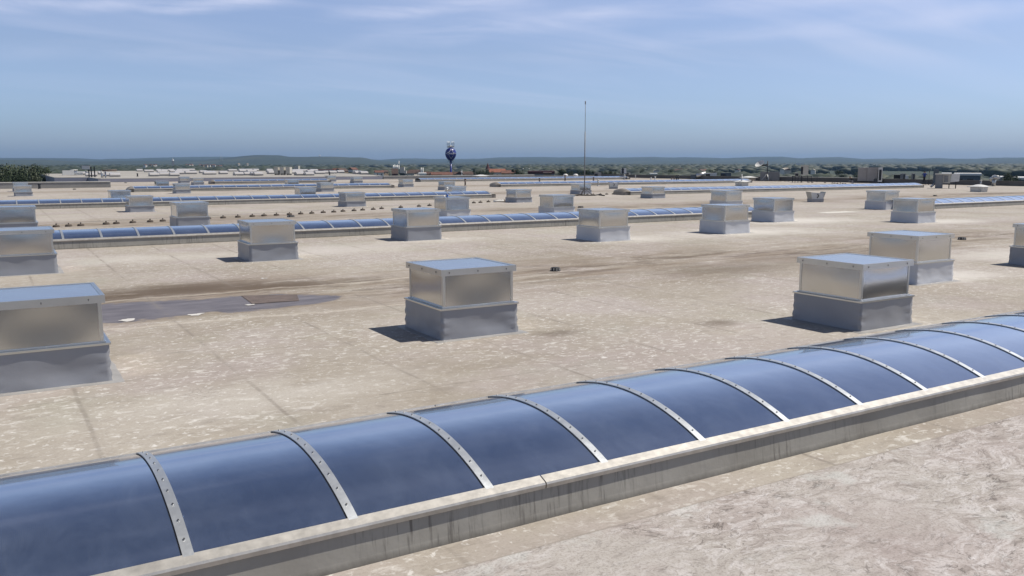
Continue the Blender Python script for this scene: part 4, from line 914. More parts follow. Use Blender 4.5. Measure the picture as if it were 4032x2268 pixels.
unit(t8(0, 0)[0], t8(105, 0)[0], t8(0, 545)[1], t8(0, 690)[1], 1.2, 'dark blue box unit by the wall, left of the standing person', 'dark', None, .5)
unit(t8(125, 0)[0], t8(215, 0)[0], t8(0, 520)[1], t8(0, 695)[1], 1.0, 'pale grey box beside the dark blue unit', 'grey', (.6, .8, .1, .9), .2)
unit(t8(225, 0)[0], t8(275, 0)[0], t8(0, 560)[1], t8(0, 697)[1], 1.0, 'narrow grey box, second one right of the dark blue unit', 'galv', None, .2)
unit(t8(345, 0)[0], t8(405, 0)[0], t8(0, 520)[1], t8(0, 700)[1], 1.0, 'upright grey box left of the standing person', 'grey', (.5, .8, .1, .9), .2)
unit(t8(775, 0)[0], t8(860, 0)[0], t8(0, 440)[1], t8(0, 745)[1], .8, 'tall dark cabinet between the standing person and the white unit', 'bluegrey', None, .2)
# unit on legs near right
g = G(*t8(985, 815)); r = empty('air_unit', g, math.atan2(g.y, g.x)-math.pi/2); tag(r, 'white air unit on a grey upstand and legs, right of the standing person', 'air unit', 'air units on the right part of the roof')
s = g.xy.length/FPX/5.03125
MB().box(-140*s, -20*s, 0, 1.2, 0, 240*s).build('upstand', M['grey'], r)
MB().box(-18*s, 95*s, .05, 1.0, 90*s, 250*s).box(-150*s, 110*s, -.05, 1.3, 240*s+.002, 256*s).build('casing', M['cream'], r)
MB().box(-5*s, 60*s, .0, .048, 110*s, 225*s).build('grille', M['grey'], r)
b = MB(); b.add([(96*s, 0, 110*s), (235*s, 0, 125*s), (240*s, 0, 255*s), (111*s, 0, 250*s), (96*s, .9, 110*s), (235*s, .9, 125*s), (240*s, .9, 255*s), (111*s, .9, 250*s)], [(0, 1, 2, 3), (7, 6, 5, 4), (3, 2, 6, 7), (0, 4, 5, 1), (1, 5, 6, 2), (0, 3, 7, 4)]); b.build('hood', M['white'], r)
for x in (80, 185): MB().box(x*s-.05, x*s+.05, .1, .2, 0, 112*s).build('leg', M['dark'], r)
MB().tube((-210*s, .2, .15), (-142*s, .3, .55), .12, 8).build('pipe_bend', M['galv'], r)
# satellite dish
g = G(*t7(60, 668)); r = empty('satellite_dish', g, math.atan2(g.y, g.x)-math.pi/2); tag(r, 'white satellite dish on a dark post beyond the hatches at the right', 'satellite dish')
s = g.xy.length/FPX
zc = AT(2993, 649, g.xy.length).z; xc = (2993-3012)*s
b = MB(); n = 20; prof = [(0, 0), (.25, .03), (.5, .12), (.7, .22), (.76, .26)]
vs = []
for rr, dz in prof:
    for i in range(n): t_ = 2*math.pi*i/n; vs.append((rr*math.cos(t_), rr*math.sin(t_), dz))
fs = [(j*n+i, j*n+(i+1) % n, (j+1)*n+(i+1) % n, (j+1)*n+i) for j in range(len(prof)-1) for i in range(n)]
rt = Vector((-.42, -.50, .76)).to_track_quat('Z', 'Y').to_matrix()
vs2 = [rt @ (Vector(v)*1.0)+Vector((xc, 0, zc)) for v in vs]; vs3 = [v-(rt @ Vector((0, 0, .03))) for v in vs2]
b.add([tuple(v) for v in vs2], [tuple(f) for f in fs], 0, True); b.add([tuple(v) for v in vs3], [tuple(reversed(f)) for f in fs], 0, True); b.build('reflector', M['white'], r)
ctr_ = Vector((xc, 0, zc)); MB().tube(tuple(ctr_+rt @ Vector((0, 0, .0))), tuple(ctr_+rt @ Vector((0, 0, .7))), .03, 6).build('feed_arm', M['dark'], r)
px = 7*s
MB().tube((px, 0, .3), (px, 0, AT(3020, 634, g.xy.length).z), .07, 8).tube((px, 0, zc), (xc+.15, 0, zc-.1), .13, 8).build('post', M['dark'], r)
MB().tube((px, 0, zc*.45), (px-.9, -.3, .02), .05, 6).tube((px, 0, zc*.45), (px+.3, -.5, .02), .05, 6).tube((px, 0, zc*.45), (px+.5, .8, .02), .05, 6).build('brace', M['galv'], r)
MB().box(-.75, 2.2, .9, 1.9, .0, zc*.56).build('cabinet', M['grey'], r)
MB().box(-1.6, 2.6, -.9, -.2, 0, .07).build('ballast_plate', M['dark'], r)
# small white tubs on roof between
for i, (a, c) in enumerate(((285, 672), (330, 674), (370, 674), (455, 676), (490, 676), (530, 678), (930, 700), (1000, 702), (1250, 708), (1395, 716), (1440, 718), (1495, 722), (1600, 728), (1650, 730))):
    g = G(*t7(a, c)); o = link('conductor_block', bmsh, None, (g.x, g.y, 0), i); tag(o, 'small dark block near the right wall, one of a broken row under the air units', 'block', 'small blocks near the right wall')

# ---------------------------------------------------------------- people
def person(loc, rz, joints, edges, label, shirt, trousers, head, hair_dir=(0, -1)):
    r = empty('person', loc, rz); tag(r, label, 'person')
    names = list(joints); me = bpy.data.meshes.new('body'); me.from_pydata([joints[k][0] for k in names], [(names.index(a), names.index(b_)) for a, b_ in edges], [])
    o = link('body', me, r)
    md = o.modifiers.new('skin', 'SKIN'); md.use_smooth_shade = True
    sv = me.skin_vertices[0].data
    for i, k in enumerate(names): rr = joints[k][1]; sv[i].radius = (rr, rr*.85) if not isinstance(rr, tuple) else rr; sv[i].use_root = (k == names[0])
    o.modifiers.new('sub', 'SUBSURF').levels = 1; o.modifiers['sub'].render_levels = 2
    bm_ = bpy.data.materials.new('body_cloth'); bm_.use_nodes = True; t = bm_.node_tree; p = t.nodes['Principled BSDF']; p.inputs['Roughness'].default_value = .85
    tcn = t.nodes.new('ShaderNodeTexCoord'); sp = t.nodes.new('ShaderNodeSeparateXYZ'); t.links.new(tcn.outputs['Object'], sp.inputs[0])
    zh = joints['waist'][0][2]; zn = head[2]-.11
    c = mixc(t, math_n(t, 'GREATER_THAN', sp.outputs[2], zh), trousers, shirt); c = mixc(t, math_n(t, 'GREATER_THAN', sp.outputs[2], zn), c, (.42, .24, .16)); t.links.new(c, p.inputs['Base Color'])
    me.materials.append(bm_)
    hb = MB(); hb.lathe([(0, -.125), (.045, -.115), (.07, -.07), (.078, -.01), (.078, .04), (.06, .09), (.03, .115), (0, .12)], 14)
    for s in (-1, 1): hb.tube((s*.07, .0, -.01), (s*.088, .0, .0), .02, 6)
    hb.tube((0, .07, -.02), (0, .098, -.03), .012, 6)
    for s in (-1, 1): hb.tube((s*.028, .066, .01), (s*.028, .076, .01), .009, 6)
    hb.box(-.022, .022, .06, .074, -.067, -.058)
    hd = hb.build('head', M['skin'], r, head); MB().lathe([(.083, .0), (.088, .045), (.07, .10), (.035, .13), (0, .135)], 14).build('hair', M['hair'], hd)
    return r
def hand(j, e, root, tip, d, n):
    base = Vector(tip)
    for i, (off, ln) in enumerate(((-.028, .07), (-.01, .085), (.01, .08), (.027, .062))):
        k1, k2 = f'{n}f{i}a', f'{n}f{i}b'; o = Vector((off, 0, 0)); j[k1] = (tuple(base+o+Vector(d)*ln*.5), .009); j[k2] = (tuple(base+o*1.1+Vector(d)*ln+Vector((0, .012, 0))), .008); e += [(root, k1), (k1, k2)]
    j[n+'th'] = (tuple(base+Vector((-.05, .02, -.02))), .011); e.append((root, n+'th'))
J = dict(pelvis=((0, 0, .95), .14), waist=((0, 0, 1.06), (.15, .11)), chest=((0, .01, 1.30), (.18, .13)), neck=((0, 0, 1.47), .06), nt=((0, .01, 1.54), .055),
         kl=((-.10, .03, .52), .075), al=((-.12, 0, .10), .05), tl=((-.13, .16, .03), .04), kr=((.10, -.02, .52), .075), ar=((.13, -.05, .10), .05), tr=((.15, .10, .03), .04),
         sl=((-.20, 0, 1.42), .06), el=((-.33, .14, 1.24), .045), wl=((-.14, .22, 1.50), .03), sr=((.20, 0, 1.42), .06), er=((.33, .12, 1.22), .045), wr=((.12, .24, 1.46), .03))
ED = [('pelvis', 'waist'), ('waist', 'chest'), ('chest', 'neck'), ('neck', 'nt'), ('pelvis', 'kl'), ('kl', 'al'), ('al', 'tl'), ('pelvis', 'kr'), ('kr', 'ar'), ('ar', 'tr'), ('chest', 'sl'), ('sl', 'el'), ('el', 'wl'), ('chest', 'sr'), ('sr', 'er'), ('er', 'wr')]
hand(J, ED, 'wl', (-.12, .23, 1.56), (.1, .1, 1), 'l'); hand(J, ED, 'wr', (.10, .25, 1.52), (-.1, .1, 1), 'r')
g = G(3638, 727.5); person((g.x, g.y, 0), R(-60), J, ED, 'standing person in dark blue shirt by the right wall, hands raised to the face', (.015, .035, .19), (.018, .018, .026), (0, .02, 1.65))
J2 = dict(pelvis=((0, 0, .42), .15), waist=((0, .08, .50), (.15, .12)), chest=((0, .28, .70), (.17, .14)), neck=((0, .42, .80), .06), nt=((0, .47, .84), .055),
          kl=((-.15, .36, .50), .08), al=((-.15, .05, .10), .05), tl=((-.16, .22, .03), .04), kr=((.15, .38, .48), .08), ar=((.15, .08, .10), .05), tr=((.16, .24, .03), .04),
          sl=((-.2, .32, .74), .06), el=((-.24, .5, .52), .045), wl=((-.12, .62, .34), .03), sr=((.2, .32, .74), .06), er=((.24, .5, .52), .045), wr=((.10, .64, .34), .03))
ED2 = [e for e in ED[:16]]
hand(J2, ED2, 'wl', (-.1, .66, .28), (.1, .3, -1), 'l'); hand(J2, ED2, 'wr', (.08, .68, .28), (-.1, .3, -1), 'r')
g = G(3361, 723.5); person((g.x, g.y, 0), R(60), J2, ED2, 'crouching person in a black top, left of the big tan air cabinets', (.008, .008, .01), (.16, .16, .18), (0, .55, .90))

# ---------------------------------------------------------------- water tower
D = 640.0; bs = D/FPX
base = AT(1775, 640, D); r = empty('water_tower', (base.x, base.y, GZ)); tag(r, 'dark blue balloon shaped water tower with white lettering and antennas on top', 'water tower')
r.rotation_euler = (0, 0, math.atan2(base.y, base.x)-math.pi/2)
zz = lambda v: AT(1775, v, D).z-GZ
MB().tube((0, 0, 0), (0, 0, zz(642)), 4.0*bs, 20).tube((0, 0, zz(641)), (0, 0, zz(631)), 4.6*bs, 20, r2=4.0*bs).build('stem', M['towerblue'], r)
prof = [(7.6*bs, zz(632)), (10*bs, zz(629.5)), (15*bs, zz(624)), (19.5*bs, zz(616)), (21.6*bs, zz(607)), (21.0*bs, zz(599)), (18*bs, zz(591)), (13*bs, zz(585.5)), (7*bs, zz(582.6)), (0, zz(582))]
pf = []
for (r0, z0), (r1, z1) in zip(prof, prof[1:]): pf += [(r0+(r1-r0)*i/3, z0+(z1-z0)*i/3) for i in range(3)]
pf.append(prof[-1]); MB().lathe(prof, 40).build('tank', M['towerblue'], r)
def ballp(px, py, lift=.10):   # point on tank surface facing the viewer for a photo pixel
    x = (px-1775)*bs; z = zz(py); rr = 0
    for (r0, z0), (r1, z1) in zip(prof, prof[1:]):
        if z0 <= z <= z1: rr = r0+(r1-r0)*(z-z0)/(z1-z0)
    rr += lift; y = -math.sqrt(max(.01, rr*rr-x*x)); return Vector((x, y, z))
def decal_line(b, pts, wd):
    ps = []
    for a, c in zip(pts, pts[1:]):
        k = max(2, int(math.hypot(c[0]-a[0], c[1]-a[1])/1.2)); ps += [(a[0]+(c[0]-a[0])*i/k, a[1]+(c[1]-a[1])*i/k) for i in range(k)]
    ps.append(pts[-1])
    for a, c in zip(ps, ps[1:]): b.tube(ballp(*a), ballp(*c), wd*bs, 6)
F = lambda x, y: (1680+x/9.055, 540+y/9.055)
b = MB(); decal_line(b, [F(805, 545), F(868, 425), F(945, 555)], .75); decal_line(b, [F(945, 555), F(1000, 575), F(1045, 600)], .8); decal_line(b, [F(805, 545), F(750, 580), F(695, 590)], .7)
b.build('star_outline', M['decal'], r)
b = MB(); decal_line(b, [F(800, 645), F(872, 775), F(955, 640)], .45); b.build('star_outline', M['decal'], r)
# word on the tank, built letter by letter
LET = {'O': [[(0, 0), (.5, -.35), (1, 0), (1.05, .6), (.6, 1.1), (.1, .9), (-.15, .4), (0, 0)]], 'r': [[(0, .25), (.05, 1)], [(.03, .5), (.3, .25), (.5, .3)]], 'i': [[(0, .3), (0, 1)], [(0, -.05), (0, .02)]], 'o': [[(0, .4), (.3, .2), (.55, .45), (.5, .85), (.2, 1), (-.05, .75), (0, .4)]], 'n': [[(0, .3), (0, 1)], [(0, .45), (.3, .2), (.5, .45), (.5, 1)]]}
b = MB(); x = 745
for ch, w in (('O', 72), ('r', 45), ('i', 28), ('o', 52), ('n', 50)):
    for st in LET[ch]: decal_line(b, [F(x+a*(48 if ch != 'O' else 52), 560+c*(62 if ch != 'O' else 66)) for a, c in st], .62)
    x += w
b.build('lettering', M['decal'], r)
b = MB(); z0 = zz(582); zt_ = zz(557); rr = 13.5*bs
b.tube((0, 0, z0-.5), (0, 0, zz(574)), 4*bs, 10); b.tube((0, 0, zz(574)), (0, 0, zz(571)), 3*bs, 10, r2=1*bs)
for k in range(6):
    a = 2*math.pi*k/6+.2; x, y = rr*math.cos(a), rr*math.sin(a)
    b.tube((x, y, zz(581)), (x, y, zt_), .14, 6); b.box(x-.2, x+.2, y-.2, y+.2, zz(570), zz(561))
    a2 = 2*math.pi*(k+1)/6+.2
    for v in (580.5, 575.5): b.tube((x, y, zz(v)), (rr*math.cos(a2), rr*math.sin(a2), zz(v)), .18, 5)
    b.tube((0, 0, zz(578)), (x, y, zz(578)), .16, 5)
b.build('antenna_crown', M['galv'], r)
b = MB()
for k in range(6):
    a = 2*math.pi*k/6; b.tube((7*bs*math.cos(a), 7*bs*math.sin(a), zz(632)), (13*bs*math.cos(a), 13*bs*math.sin(a), zz(639)), .12, 5)
b.build('stays', M['dark'], r)

# ---------------------------------------------------------------- church and town
def house(u, v_eave, D, w, dpt, hh, wallm, roofm, label, rz=0, group='small houses of the far town', name='house', rh=None):
    p = AT(u, v_eave, D); rh = rh or w*.24; base = GZ
    r = empty(name, (p.x, p.y, base), rz); tag(r, label, 'house' if name == 'house' else name, group)
    h = p.z-base if hh is None else hh
    MB().box(-w/2, w/2, -dpt/2, dpt/2, 0, h).build('wall', M[wallm], r)
    o = .4; b = MB(); b.add([(-w/2-o, -dpt/2-o, h), (w/2+o, -dpt/2-o, h), (w/2+o, dpt/2+o, h), (-w/2-o, dpt/2+o, h), (-w/2-o, 0, h+rh), (w/2+o, 0, h+rh)], [(0, 1, 5, 4), (2, 3, 4, 5), (0, 4, 3), (1, 2, 5), (3, 2, 1, 0)]); b.build('roof', M[roofm], r)
    k = MB()
    for i in range(max(2, int(w/3))):
        x = -w/2+w*(i+.5)/max(2, int(w/3))
        for zf in ((.62,) if h < 9 else (.5, .8)): k.box(x-.5, x+.5, -dpt/2-.03, -dpt/2-.002, h*zf-.1, h*zf+1.1)
    k.build('window', M['winglass'], r)
    return r
u0 = AT(1958, 640, 620)
r = house(1958, 678, 620, 11.0, 9, None, 'plaster', 'churchtile', 'church nave with a bright orange tiled roof beside its dark red spire', math.atan2(u0.y, u0.x)-math.pi/2, None, 'church', rh=2.4)
r['category'] = 'church'
s_ = 620/FPX; b = MB(); hz = lambda v: AT(1925, v, 620).z-GZ
b.box(-8.0, -5.6, -1.2, 1.2, 0, hz(668)); tw = b.build('tower', M['plaster3'], r)
b = MB(); b.lathe([(1.9, hz(668)), (1.5, hz(664)), (.9, hz(655)), (.4, hz(647)), (.05, hz(641))], 8, 0, (-6.8, 0, 0), False); b.build('spire', M['darkred'], tw)
town = [(603, 650, 2300, 'plaster', 'tile2'), (612, 649, 2350, 'plaster2', 'brick'), (592, 648, 2500, 'plaster3', 'tile2'), (572, 650, 2200, 'plaster2', 'brick'), (735, 648, 2500, 'plaster', 'brick'), (745, 649, 2450, 'plaster2', 'brick'), (755, 648, 2550, 'plaster', 'brick'), (788, 649, 2400, 'plaster2', 'brick'), (798, 651, 2200, 'plaster3', 'tile2'),
 (812, 650, 2300, 'plaster', 'tile2'), (824, 650, 2350, 'plaster2', 'tile2'), (832, 649, 2500, 'plaster3', 'tile2'), (843, 650, 2300, 'plaster2', 'brick'), (856, 653, 2100, 'plaster2', 'tile2'), (868, 653, 2000, 'plaster2', 'brick'), (940, 645, 3400, 'plaster', 'plaster3'), (974, 645, 3400, 'plaster', 'plaster3'),
 (1330, 672, 760, 'plaster2', 'brick'), (1345, 674, 700, 'plaster3', 'tile2'), (1390, 668, 900, 'plaster2', 'brick'), (1492, 674, 800, 'plaster2', 'brick'), (1512, 671, 900, 'plaster3', 'tile2'), (1620, 682, 620, 'plaster', 'tile2'), (1632, 677, 640, 'plaster', 'tile2'),
 (1690, 680, 640, 'plaster3', 'brick'), (1703, 680, 620, 'plaster3', 'tile2'), (1716, 681, 590, 'plaster3', 'brick'), (1730, 682, 600, 'plaster3', 'tile2'), (1745, 681, 620, 'plaster3', 'tile2'), (1758, 682, 600, 'plaster', 'brick'), (1797, 680, 650, 'plaster3', 'tile2'), (1812, 680, 650, 'plaster', 'tile2'), (1838, 679, 650, 'plaster3', 'tile2'), (1850, 681, 640, 'plaster', 'tile2'), (1996, 682, 600, 'plaster3', 'brick'), (2006, 681, 640, 'plaster2', 'brick'),
 (2585, 672, 900, 'plaster2', 'plaster'), (2672, 672, 1000, 'plaster3', 'tile2'), (2690, 670, 1100, 'plaster3', 'tile2'), (2710, 671, 1100, 'plaster3', 'tile2'), (2760, 673, 1000, 'plaster', 'tile2'), (2780, 672, 1100, 'plaster3', 'brick'), (2905, 670, 1200, 'plaster2', 'tile2'), (3082, 668, 1200, 'plaster2', 'plaster'), (3095, 664, 1500, 'plaster2', 'plaster'), (3102, 670, 1100, 'plaster', 'tile2'), (3202, 671, 1300, 'plaster2', 'plaster')]
for i, (u, v, D, wm, rm) in enumerate(town):
    col = {'brick': 'orange red', 'tile2': 'brown', 'plaster': 'pale', 'plaster3': 'tan'}[rm]; wc = {'plaster': 'beige', 'plaster2': 'white', 'plaster3': 'tan'}[wm]
    where = 'in the distant village at the left' if u < 1000 else 'beyond the far hall roof' if u < 1600 else 'around the foot of the blue water tower' if u < 2100 else 'beyond the dark parapet at the right'
    if 1680 < u < 1860: v += 6
    if 1480 < u < 1520: v += 5
    house(u, v, D, (6.5 if D < 1500 else 5)+random.random()*3, 6, None, wm, rm, f'small far {wc} house with {col} roof {where}', random.uniform(-1, 1))
# silos and plant left of the tower
for i, u in enumerate((1548.5, 1554, 1559.5, 1565, 1570.5)):
    p = AT(u, 640, 1500); r = empty('silo', (p.x, p.y, GZ)); tag(r, 'slim white silo, '+['first', 'second', 'middle', 'fourth', 'last'][i]+' from the left of a group of five', 'silo', 'white silos left of the water tower')
    s = 1500/FPX; MB().tube((0, 0, 0), (0, 0, AT(u, 653-(i % 2)*2, 1500).z-GZ), 2.0*s, 12).build('tank', M['white'], r); MB().lathe([(2.1*s, 0), (0, 1.2)], 12, 0, (0, 0, AT(u, 653-(i % 2)*2, 1500).z-GZ+.01)).build('roof', M['galv'], r)
p = AT(1556, 640, 1200); r = house(1555, 684, 700, 4.6, 6, None, 'darkred', 'tile2', 'dark red steep roofed shed in front of the white silos', math.atan2(p.y, p.x)-math.pi/2, None, 'shed', rh=4.2)
p = AT(1571, 640, 1600); r = empty('lattice_tower', (p.x, p.y, GZ)); tag(r, 'thin lattice mast behind the silos', 'mast'); MB().tube((0, 0, 0), (0, 0, AT(1571, 634, 1600).z-GZ), .9, 4, r2=.4).build('lattice', M['galv'], r)
for i, u in enumerate((1658, 1665)):
    p = AT(u, 640, 900); r = empty('chimney', (p.x, p.y, GZ)); tag(r, ('left' if i == 0 else 'right')+' one of a pair of thin white chimneys left of the water tower', 'chimney', 'pair of white chimneys')
    MB().tube((0, 0, 0), (0, 0, AT(u, 660, 900).z-GZ), .7, 10, r2=.45).build('stack', M['white'], r); MB().tube((0, 0, 0), (0, 0, 3), 1.4, 10).build('foot', M['grey'], r)
for i, u in enumerate((2060, 2083)):
    p = AT(u, 640, 420); r = empty('street_lamp', (p.x, p.y, GZ)); tag(r, ('left' if i == 0 else 'right')+' one of two tall lamp masts right of the church', 'lamp mast', 'two tall lamp masts')
    MB().tube((0, 0, 0), (0, 0, AT(u, 667, 420).z-GZ), .14, 8).build('pole', M['dark'], r); MB().lathe([(0, 0), (.35, .1), (.3, .4), (0, .5)], 10, 0, (0, 0, AT(u, 667, 420).z-GZ)).build('lamp_head', M['white'], r)
p = AT(681, 640, 2600); r = empty('church_tower', (p.x, p.y, GZ)); tag(r, 'slim distant church tower above the village at the left', 'tower'); 
MB().box(-2.6, 2.6, -2.6, 2.6, 0, AT(681, 633, 2600).z-GZ).build('shaft', M['grey'], r); MB().lathe([(3.4, 0), (1.2, 4), (0, 8)], 4, 0, (0, 0, AT(681, 633, 2600).z-GZ), False).build('spire', M['white'], r)
for i, u in enumerate((869, 875)):
    p = AT(u, 640, 5200); r = empty('pylon', (p.x, p.y, GZ)); tag(r, ('left' if i == 0 else 'right')+' one of two thin masts on the hill at the left', 'mast', 'two masts on the hill'); MB().tube((0, 0, 0), (0, 0, AT(u, 611, 5200).z-GZ), 1.2, 4, r2=.7).build('lattice', M['grey'], r)
p = AT(1259, 615, 6950); r = empty('radar_dome', (p.x, p.y, p.z-6)); tag(r, 'tiny white radar dome on the hill top', 'radar dome'); MB().tube((0, 0, 0), (0, 0, 6), 3, 10).build('tower', M['grey'], r); MB().lathe([(0, 5.5), (4, 6), (6, 9), (5.5, 13), (3, 15.5), (0, 16.5)], 14).build('dome', M['white'], r)
# halls beyond the right wall
def hall(u0, u1, vt, vb, D, wallm, roofm, label, dpt=20):
    a = AT(u0, vt, D); c = AT(u1, vt, D); m_ = (a+c)/2; w = (c-a).length; h = m_.z-GZ; rh = (vb-vt)*D/FPX
    r = empty('industrial_hall', (m_.x, m_.y, GZ), math.atan2(c.y-a.y, c.x-a.x)); tag(r, label, 'building', 'halls beyond the roof edge')
    MB().box(-w/2, w/2, 0, dpt, 0, h-rh).build('wall', M[wallm], r); MB().box(-w/2-.3, w/2+.3, -.3, dpt+.3, h-rh+.002, h).build('roof', M[roofm], r)
    k = MB()
    for i in range(int(w/3.2)): x = -w/2+3.2*(i+.5); k.box(x-.9, x+.9, -.03, -.002, h-rh-2.2, h-rh-1.1)
    if k.v: k.build('window', M['winglass'], r)
hall(3759, 3862, 683, 690, 330, 'bluegrey', 'white', 'long blue grey hall with a white roof edge beyond the dark right wall')
hall(3711, 3744, 682, 688, 360, 'bluegrey', 'white', 'small hall with white roof edge left of the long blue grey hall')
hall(3996, 4060, 699, 706, 260, 'bluegrey', 'white', 'white roofed hall cut by the right edge of the photo')
hall(3932, 3948, 696, 700, 300, 'grey', 'white', 'small pale roof between trees beyond the right wall')
hall(3890, 3925, 665, 670, 1500, 'white', 'white', 'bright white far roof above the trees at the right')
hall(3134, 3165, 643, 648, 4200, 'white', 'white', 'far white hall above the tall cream cabinet', 60)
hall(3450, 3469, 649, 654, 2500, 'white', 'white', 'far white hall above the big tan cabinets', 40)
hall(2080, 2182, 674, 684, 420, 'grey', 'darkred', 'long low brown hall beyond the back wall, left of the mast')
hall(2140, 2170, 680, 684, 380, 'plaster3', 'tile2', 'small brown annex in front of the long low brown hall')
hall(2560, 2587, 683, 686, 500, 'white', 'white', 'low white roof beyond the dark wall, left of the white pipes')
hall(1180, 1312, 668, 672.5, 420, 'darkred', 'darkred', 'flat dark red roofed hall beyond the white rooflights')
hall(1651, 1676, 682, 688, 300, 'white', 'white', 'small white canopy in front of the two thin chimneys')
hall(2123, 2133, 655, 658, 2600, 'white', 'white', 'tiny far white building above the brown hall', 30)

# ---------------------------------------------------------------- trees
def crown_mesh(name, seed, hgt, rad, nleaf, leaf, mats, conic=False):
    rnd = random.Random(seed); b = MB(); clumps = []
    nc = 26
    for i in range(nc):
        t = rnd.random(); a = rnd.uniform(0, 6.283); rr = rad*math.sqrt(rnd.random())*(1-(t if conic else abs(t-.42)*1.3)**(1 if conic else 1.6))
        clumps.append((rr*math.cos(a), rr*math.sin(a), hgt*(.25+.72*t), rad*rnd.uniform(.22, .42)*(.6 if conic else 1), rnd.randrange(len(mats))))
    for i in range(nleaf):
        cx, cy, cz, cr, mi = clumps[rnd.randrange(nc)]
        d = Vector((rnd.gauss(0, 1), rnd.gauss(0, 1), rnd.gauss(0, 1))).normalized()*cr*rnd.uniform(.55, 1.05); p = Vector((cx, cy, cz))+d*1; p.z = cz+d.z*.85
        nrm = (d+Vector((rnd.gauss(0, .5), rnd.gauss(0, .5), rnd.gauss(0, .5)))*cr).normalized(); a = nrm.orthogonal().normalized(); c = nrm.cross(a); s = leaf*rnd.uniform(.6, 1.3); ph = rnd.uniform(0, 3)
        a2 = a*math.cos(ph)+c*math.sin(ph); c2 = nrm.cross(a2)
        b.add([p-a2*s, p+c2*s*.6, p+a2*s, p-c2*s*.6], [(0, 1, 2, 3)], mi)
    return b.mesh(name, mats)
def trunk_mesh(seed, hgt, rad):
    rnd = random.Random(seed); b = MB(); b.tube((0, 0, 0), (0, 0, hgt*.45), rad, 8, r2=rad*.7).tube((0, 0, hgt*.45), (.1, .1, hgt*.8), rad*.7, 8, r2=rad*.25)
    for i in range(6):
        a = rnd.uniform(0, 6.28); z = hgt*rnd.uniform(.28, .6); b.tube((0, 0, z), (math.cos(a)*hgt*.2, math.sin(a)*hgt*.2, z+hgt*.18), rad*.4, 6, r2=rad*.12)
    return b.mesh('trunk', M['bark'])
CR = [(crown_mesh('crown', 11, 1, .42, 4200, .0145, [M['leaf'], M['leaf2']]), trunk_mesh(1, 1, .028)), (crown_mesh('crown', 12, 1, .36, 4200, .0145, [M['leaf2'], M['leaf']]), trunk_mesh(2, 1, .028)),
      (crown_mesh('crown', 13, 1, .45, 4200, .0145, [M['leaf3'], M['leaf']]), trunk_mesh(3, 1, .028)), (crown_mesh('crown', 14, 1, .13, 2400, .015, [M['leaf2']], True), trunk_mesh(4, 1, .02)), (crown_mesh('crown', 15, 1, .24, 3000, .015, [M['leaf2'], M['leaf2']], True), trunk_mesh(5, 1, .025))]
def tree(u, vt, D, k, wide, label, group):
    p = AT(u, vt, D); h = p.z-GZ
    r = empty('tree', (p.x, p.y, GZ), random.uniform(0, 6)); tag(r, label, 'tree', group)
    w = wide if wide else 1
    c = link('crown', CR[k][0], r); c.scale = (h*w, h*w, h*.97); t_ = link('trunk', CR[k][1], r); t_.scale = (h, h, h)
    return r
LT = [(-18, 657, 210, 2, 1.0, 'olive tree at the very left edge beyond the low wall'), (18, 664, 190, 2, .8, 'grey green tree near the left edge beyond the low wall'), (48, 668, 175, 0, .7, 'green tree behind the far left hatch'), (66, 662, 200, 1, .8, 'dark tree right behind the far left hatch'), (92, 663, 195, 2, .7, 'pale green tree right of the far left hatch'),
      (116, 676, 180, 2, .55, 'low pale bush like tree left of the tall dark tree'), (160, 653.5, 230, 1, .62, 'tall dark tree next to the far left hall'), (148, 668, 220, 0, .45, 'green tree at the left foot of the tall dark tree'), (165, 683, 190, 0, .35, 'low bright green bush between the tall dark tree and the hall'), (132, 679, 200, 1, .4, 'small dark tree in the row beyond the low wall')]
for u, v, D, k, w, lb in LT: tree(u, v, D, k, w, lb, 'trees beyond the left wall')
BT = [(1867, 663, 480, 3, 1.0, 'slim dark poplar left of the church'), (1885, 673, 440, 1, .5, 'round dark tree between the poplar and the church'), (1902, 670, 500, 0, .6, 'green tree left of the church spire'), (1915, 668, 520, 0, .6, 'green tree touching the church spire'), (1935, 676, 450, 2, .5, 'olive tree in front of the church nave'), (1985, 684, 420, 2, .35, 'low tree at the right end of the church'),
      (2020, 661, 380, 4, 1.0, 'dark pointed tree right of the church'), (2033, 668, 370, 1, .5, 'dark tree second right of the church'), (2050, 671, 360, 0, .5, 'green tree left of the lamp masts'), (2208, 667, 380, 1, .6, 'big dark round tree beyond the back wall left of the mast'), (2225, 670, 380, 0, .5, 'green round tree beside the big dark one'), (2246, 676, 400, 2, .5, 'low pale tree left of the mast'),
      (2282, 674, 380, 0, .5, 'round green tree just left of the mast'), (2308, 669, 380, 1, .6, 'tree right behind the mast'), (2336, 670, 400, 4, .9, 'dark pointed tree right of the mast'), (2368, 669, 400, 4, .9, 'second dark pointed tree right of the mast'), (2385, 677, 400, 1, .4, 'low dark tree above the grey box unit'), (2405, 673, 400, 1, .6, 'dark tree above the back wall'), (2422, 676, 400, 0, .5, 'green tree left of the two fan unit'),
      (3985, 688, 260, 1, .6, 'dark tree beyond the right wall near the right edge'), (3965, 692, 260, 0, .4, 'low green tree beyond the right wall'), (2640, 668, 700, 1, .8, 'dark tree above the four short pipes'), (2530, 664, 800, 0, .8, 'tree beyond the dark wall left of the white pipes'), (2800, 668, 800, 1, .9, 'dark tree left of the satellite dish'), (2820, 664, 900, 1, .9, 'second dark tree left of the satellite dish'), (3305, 671, 600, 1, 1.0, 'dark tree between the cream cabinet and the tan cabinets'), (3370, 684, 420, 0, .8, 'tree left behind the tan cabinets')]
for u, v, D, k, w, lb in BT: tree(u, v, D, k, w, lb, 'trees beyond the roof edge')

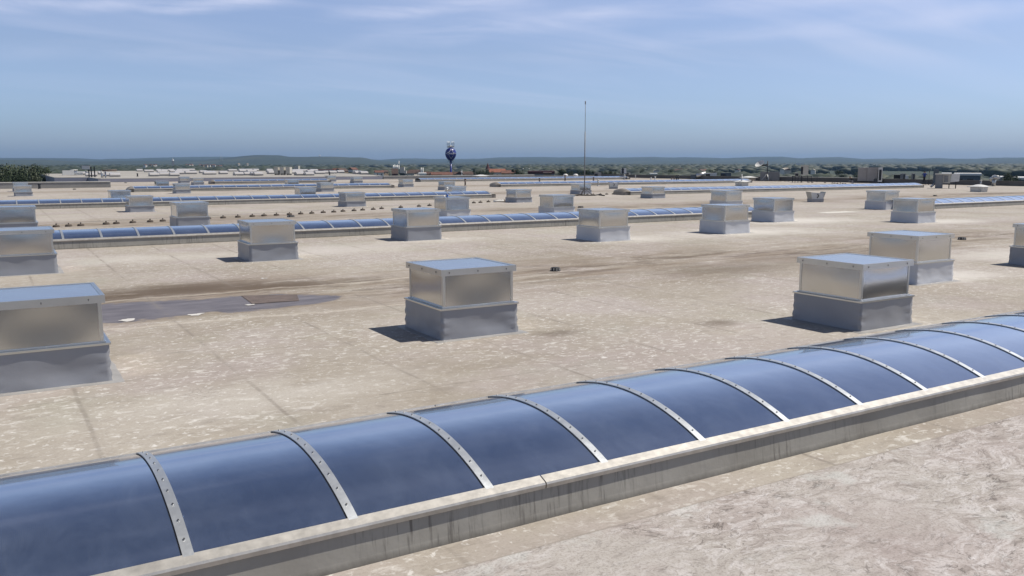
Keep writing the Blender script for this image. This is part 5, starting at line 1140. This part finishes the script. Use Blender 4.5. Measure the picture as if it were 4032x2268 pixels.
# far woods: one mass
def woods():
    rnd = random.Random(3); b = MB()
    import bmesh
    bm = bmesh.new(); bmesh.ops.create_icosphere(bm, subdivisions=1, radius=1); iv = [v.co.copy() for v in bm.verts]; it = [tuple(v.index for v in f.verts) for f in bm.faces]; bm.free()
    cnt = 0; tries = 0
    while cnt < 7500 and tries < 60000:
        tries += 1
        u = rnd.uniform(-700, 4750); D = 330*math.exp(rnd.random()*math.log(7000/330))
        p = AT(u, 640, D)
        if D < 900 and not (u < 700 or u > 2500): continue
        if u > 2450 and D < 520: continue
        if noise.noise(Vector((p.x, p.y, 0))*.0016)+.5*noise.noise(Vector((p.x, p.y, 5))*.006) < (-.08 if D < 4000 else -.25): continue
        h = rnd.uniform(7, 12.0)*(1 if D > 900 else .9); w = rnd.uniform(8, 15)*(1+D/3500); o = Vector((rnd.random()*50, 0, 0)); mi = rnd.choice((0, 0, 1, 2)) if rnd.random() < .35 else 0
        hs = h*(1+min(.5, D/12000))
        vs = [(p.x+v.x*w*(1+.35*noise.noise(v*2.2+o)), p.y+v.y*w*(1+.35*noise.noise(v*2.2+o*2)), GZ+hs*.45+v.z*hs*.56*(1+.35*noise.noise(v*2.5+o))) for v in iv]
        b.add(vs, it, mi, True); cnt += 1
    return b
M['w1'] = leafmat('wood_dark', (.012, .022, .010), (.022, .035, .014)); M['w2'] = leafmat('wood_green', (.022, .036, .014), (.035, .05, .018)); M['w3'] = leafmat('wood_olive', (.022, .031, .016), (.032, .040, .02))
tag(woods().build('woodland', [M['w1'], M['w2'], M['w3']]), 'dark green woods and tree belts filling the plain below the hills', 'woodland', kind='stuff')

# ---------------------------------------------------------------- haze
hz_m = bpy.data.materials.new('haze'); hz_m.use_nodes = True; t = hz_m.node_tree; t.nodes.clear()
o_ = t.nodes.new('ShaderNodeOutputMaterial'); pv = t.nodes.new('ShaderNodeVolumePrincipled'); pv.inputs['Color'].default_value = (.30, .50, .78, 1); pv.inputs['Density'].default_value = .000050; pv.inputs['Anisotropy'].default_value = .1
t.links.new(pv.outputs[0], o_.inputs['Volume'])
h = MB().box(-14500, 14500, -14500, 14500, GZ-1, 170).build('haze', hz_m); tag(h, 'thin bluish air haze over the plain and hills', 'haze', kind='stuff')
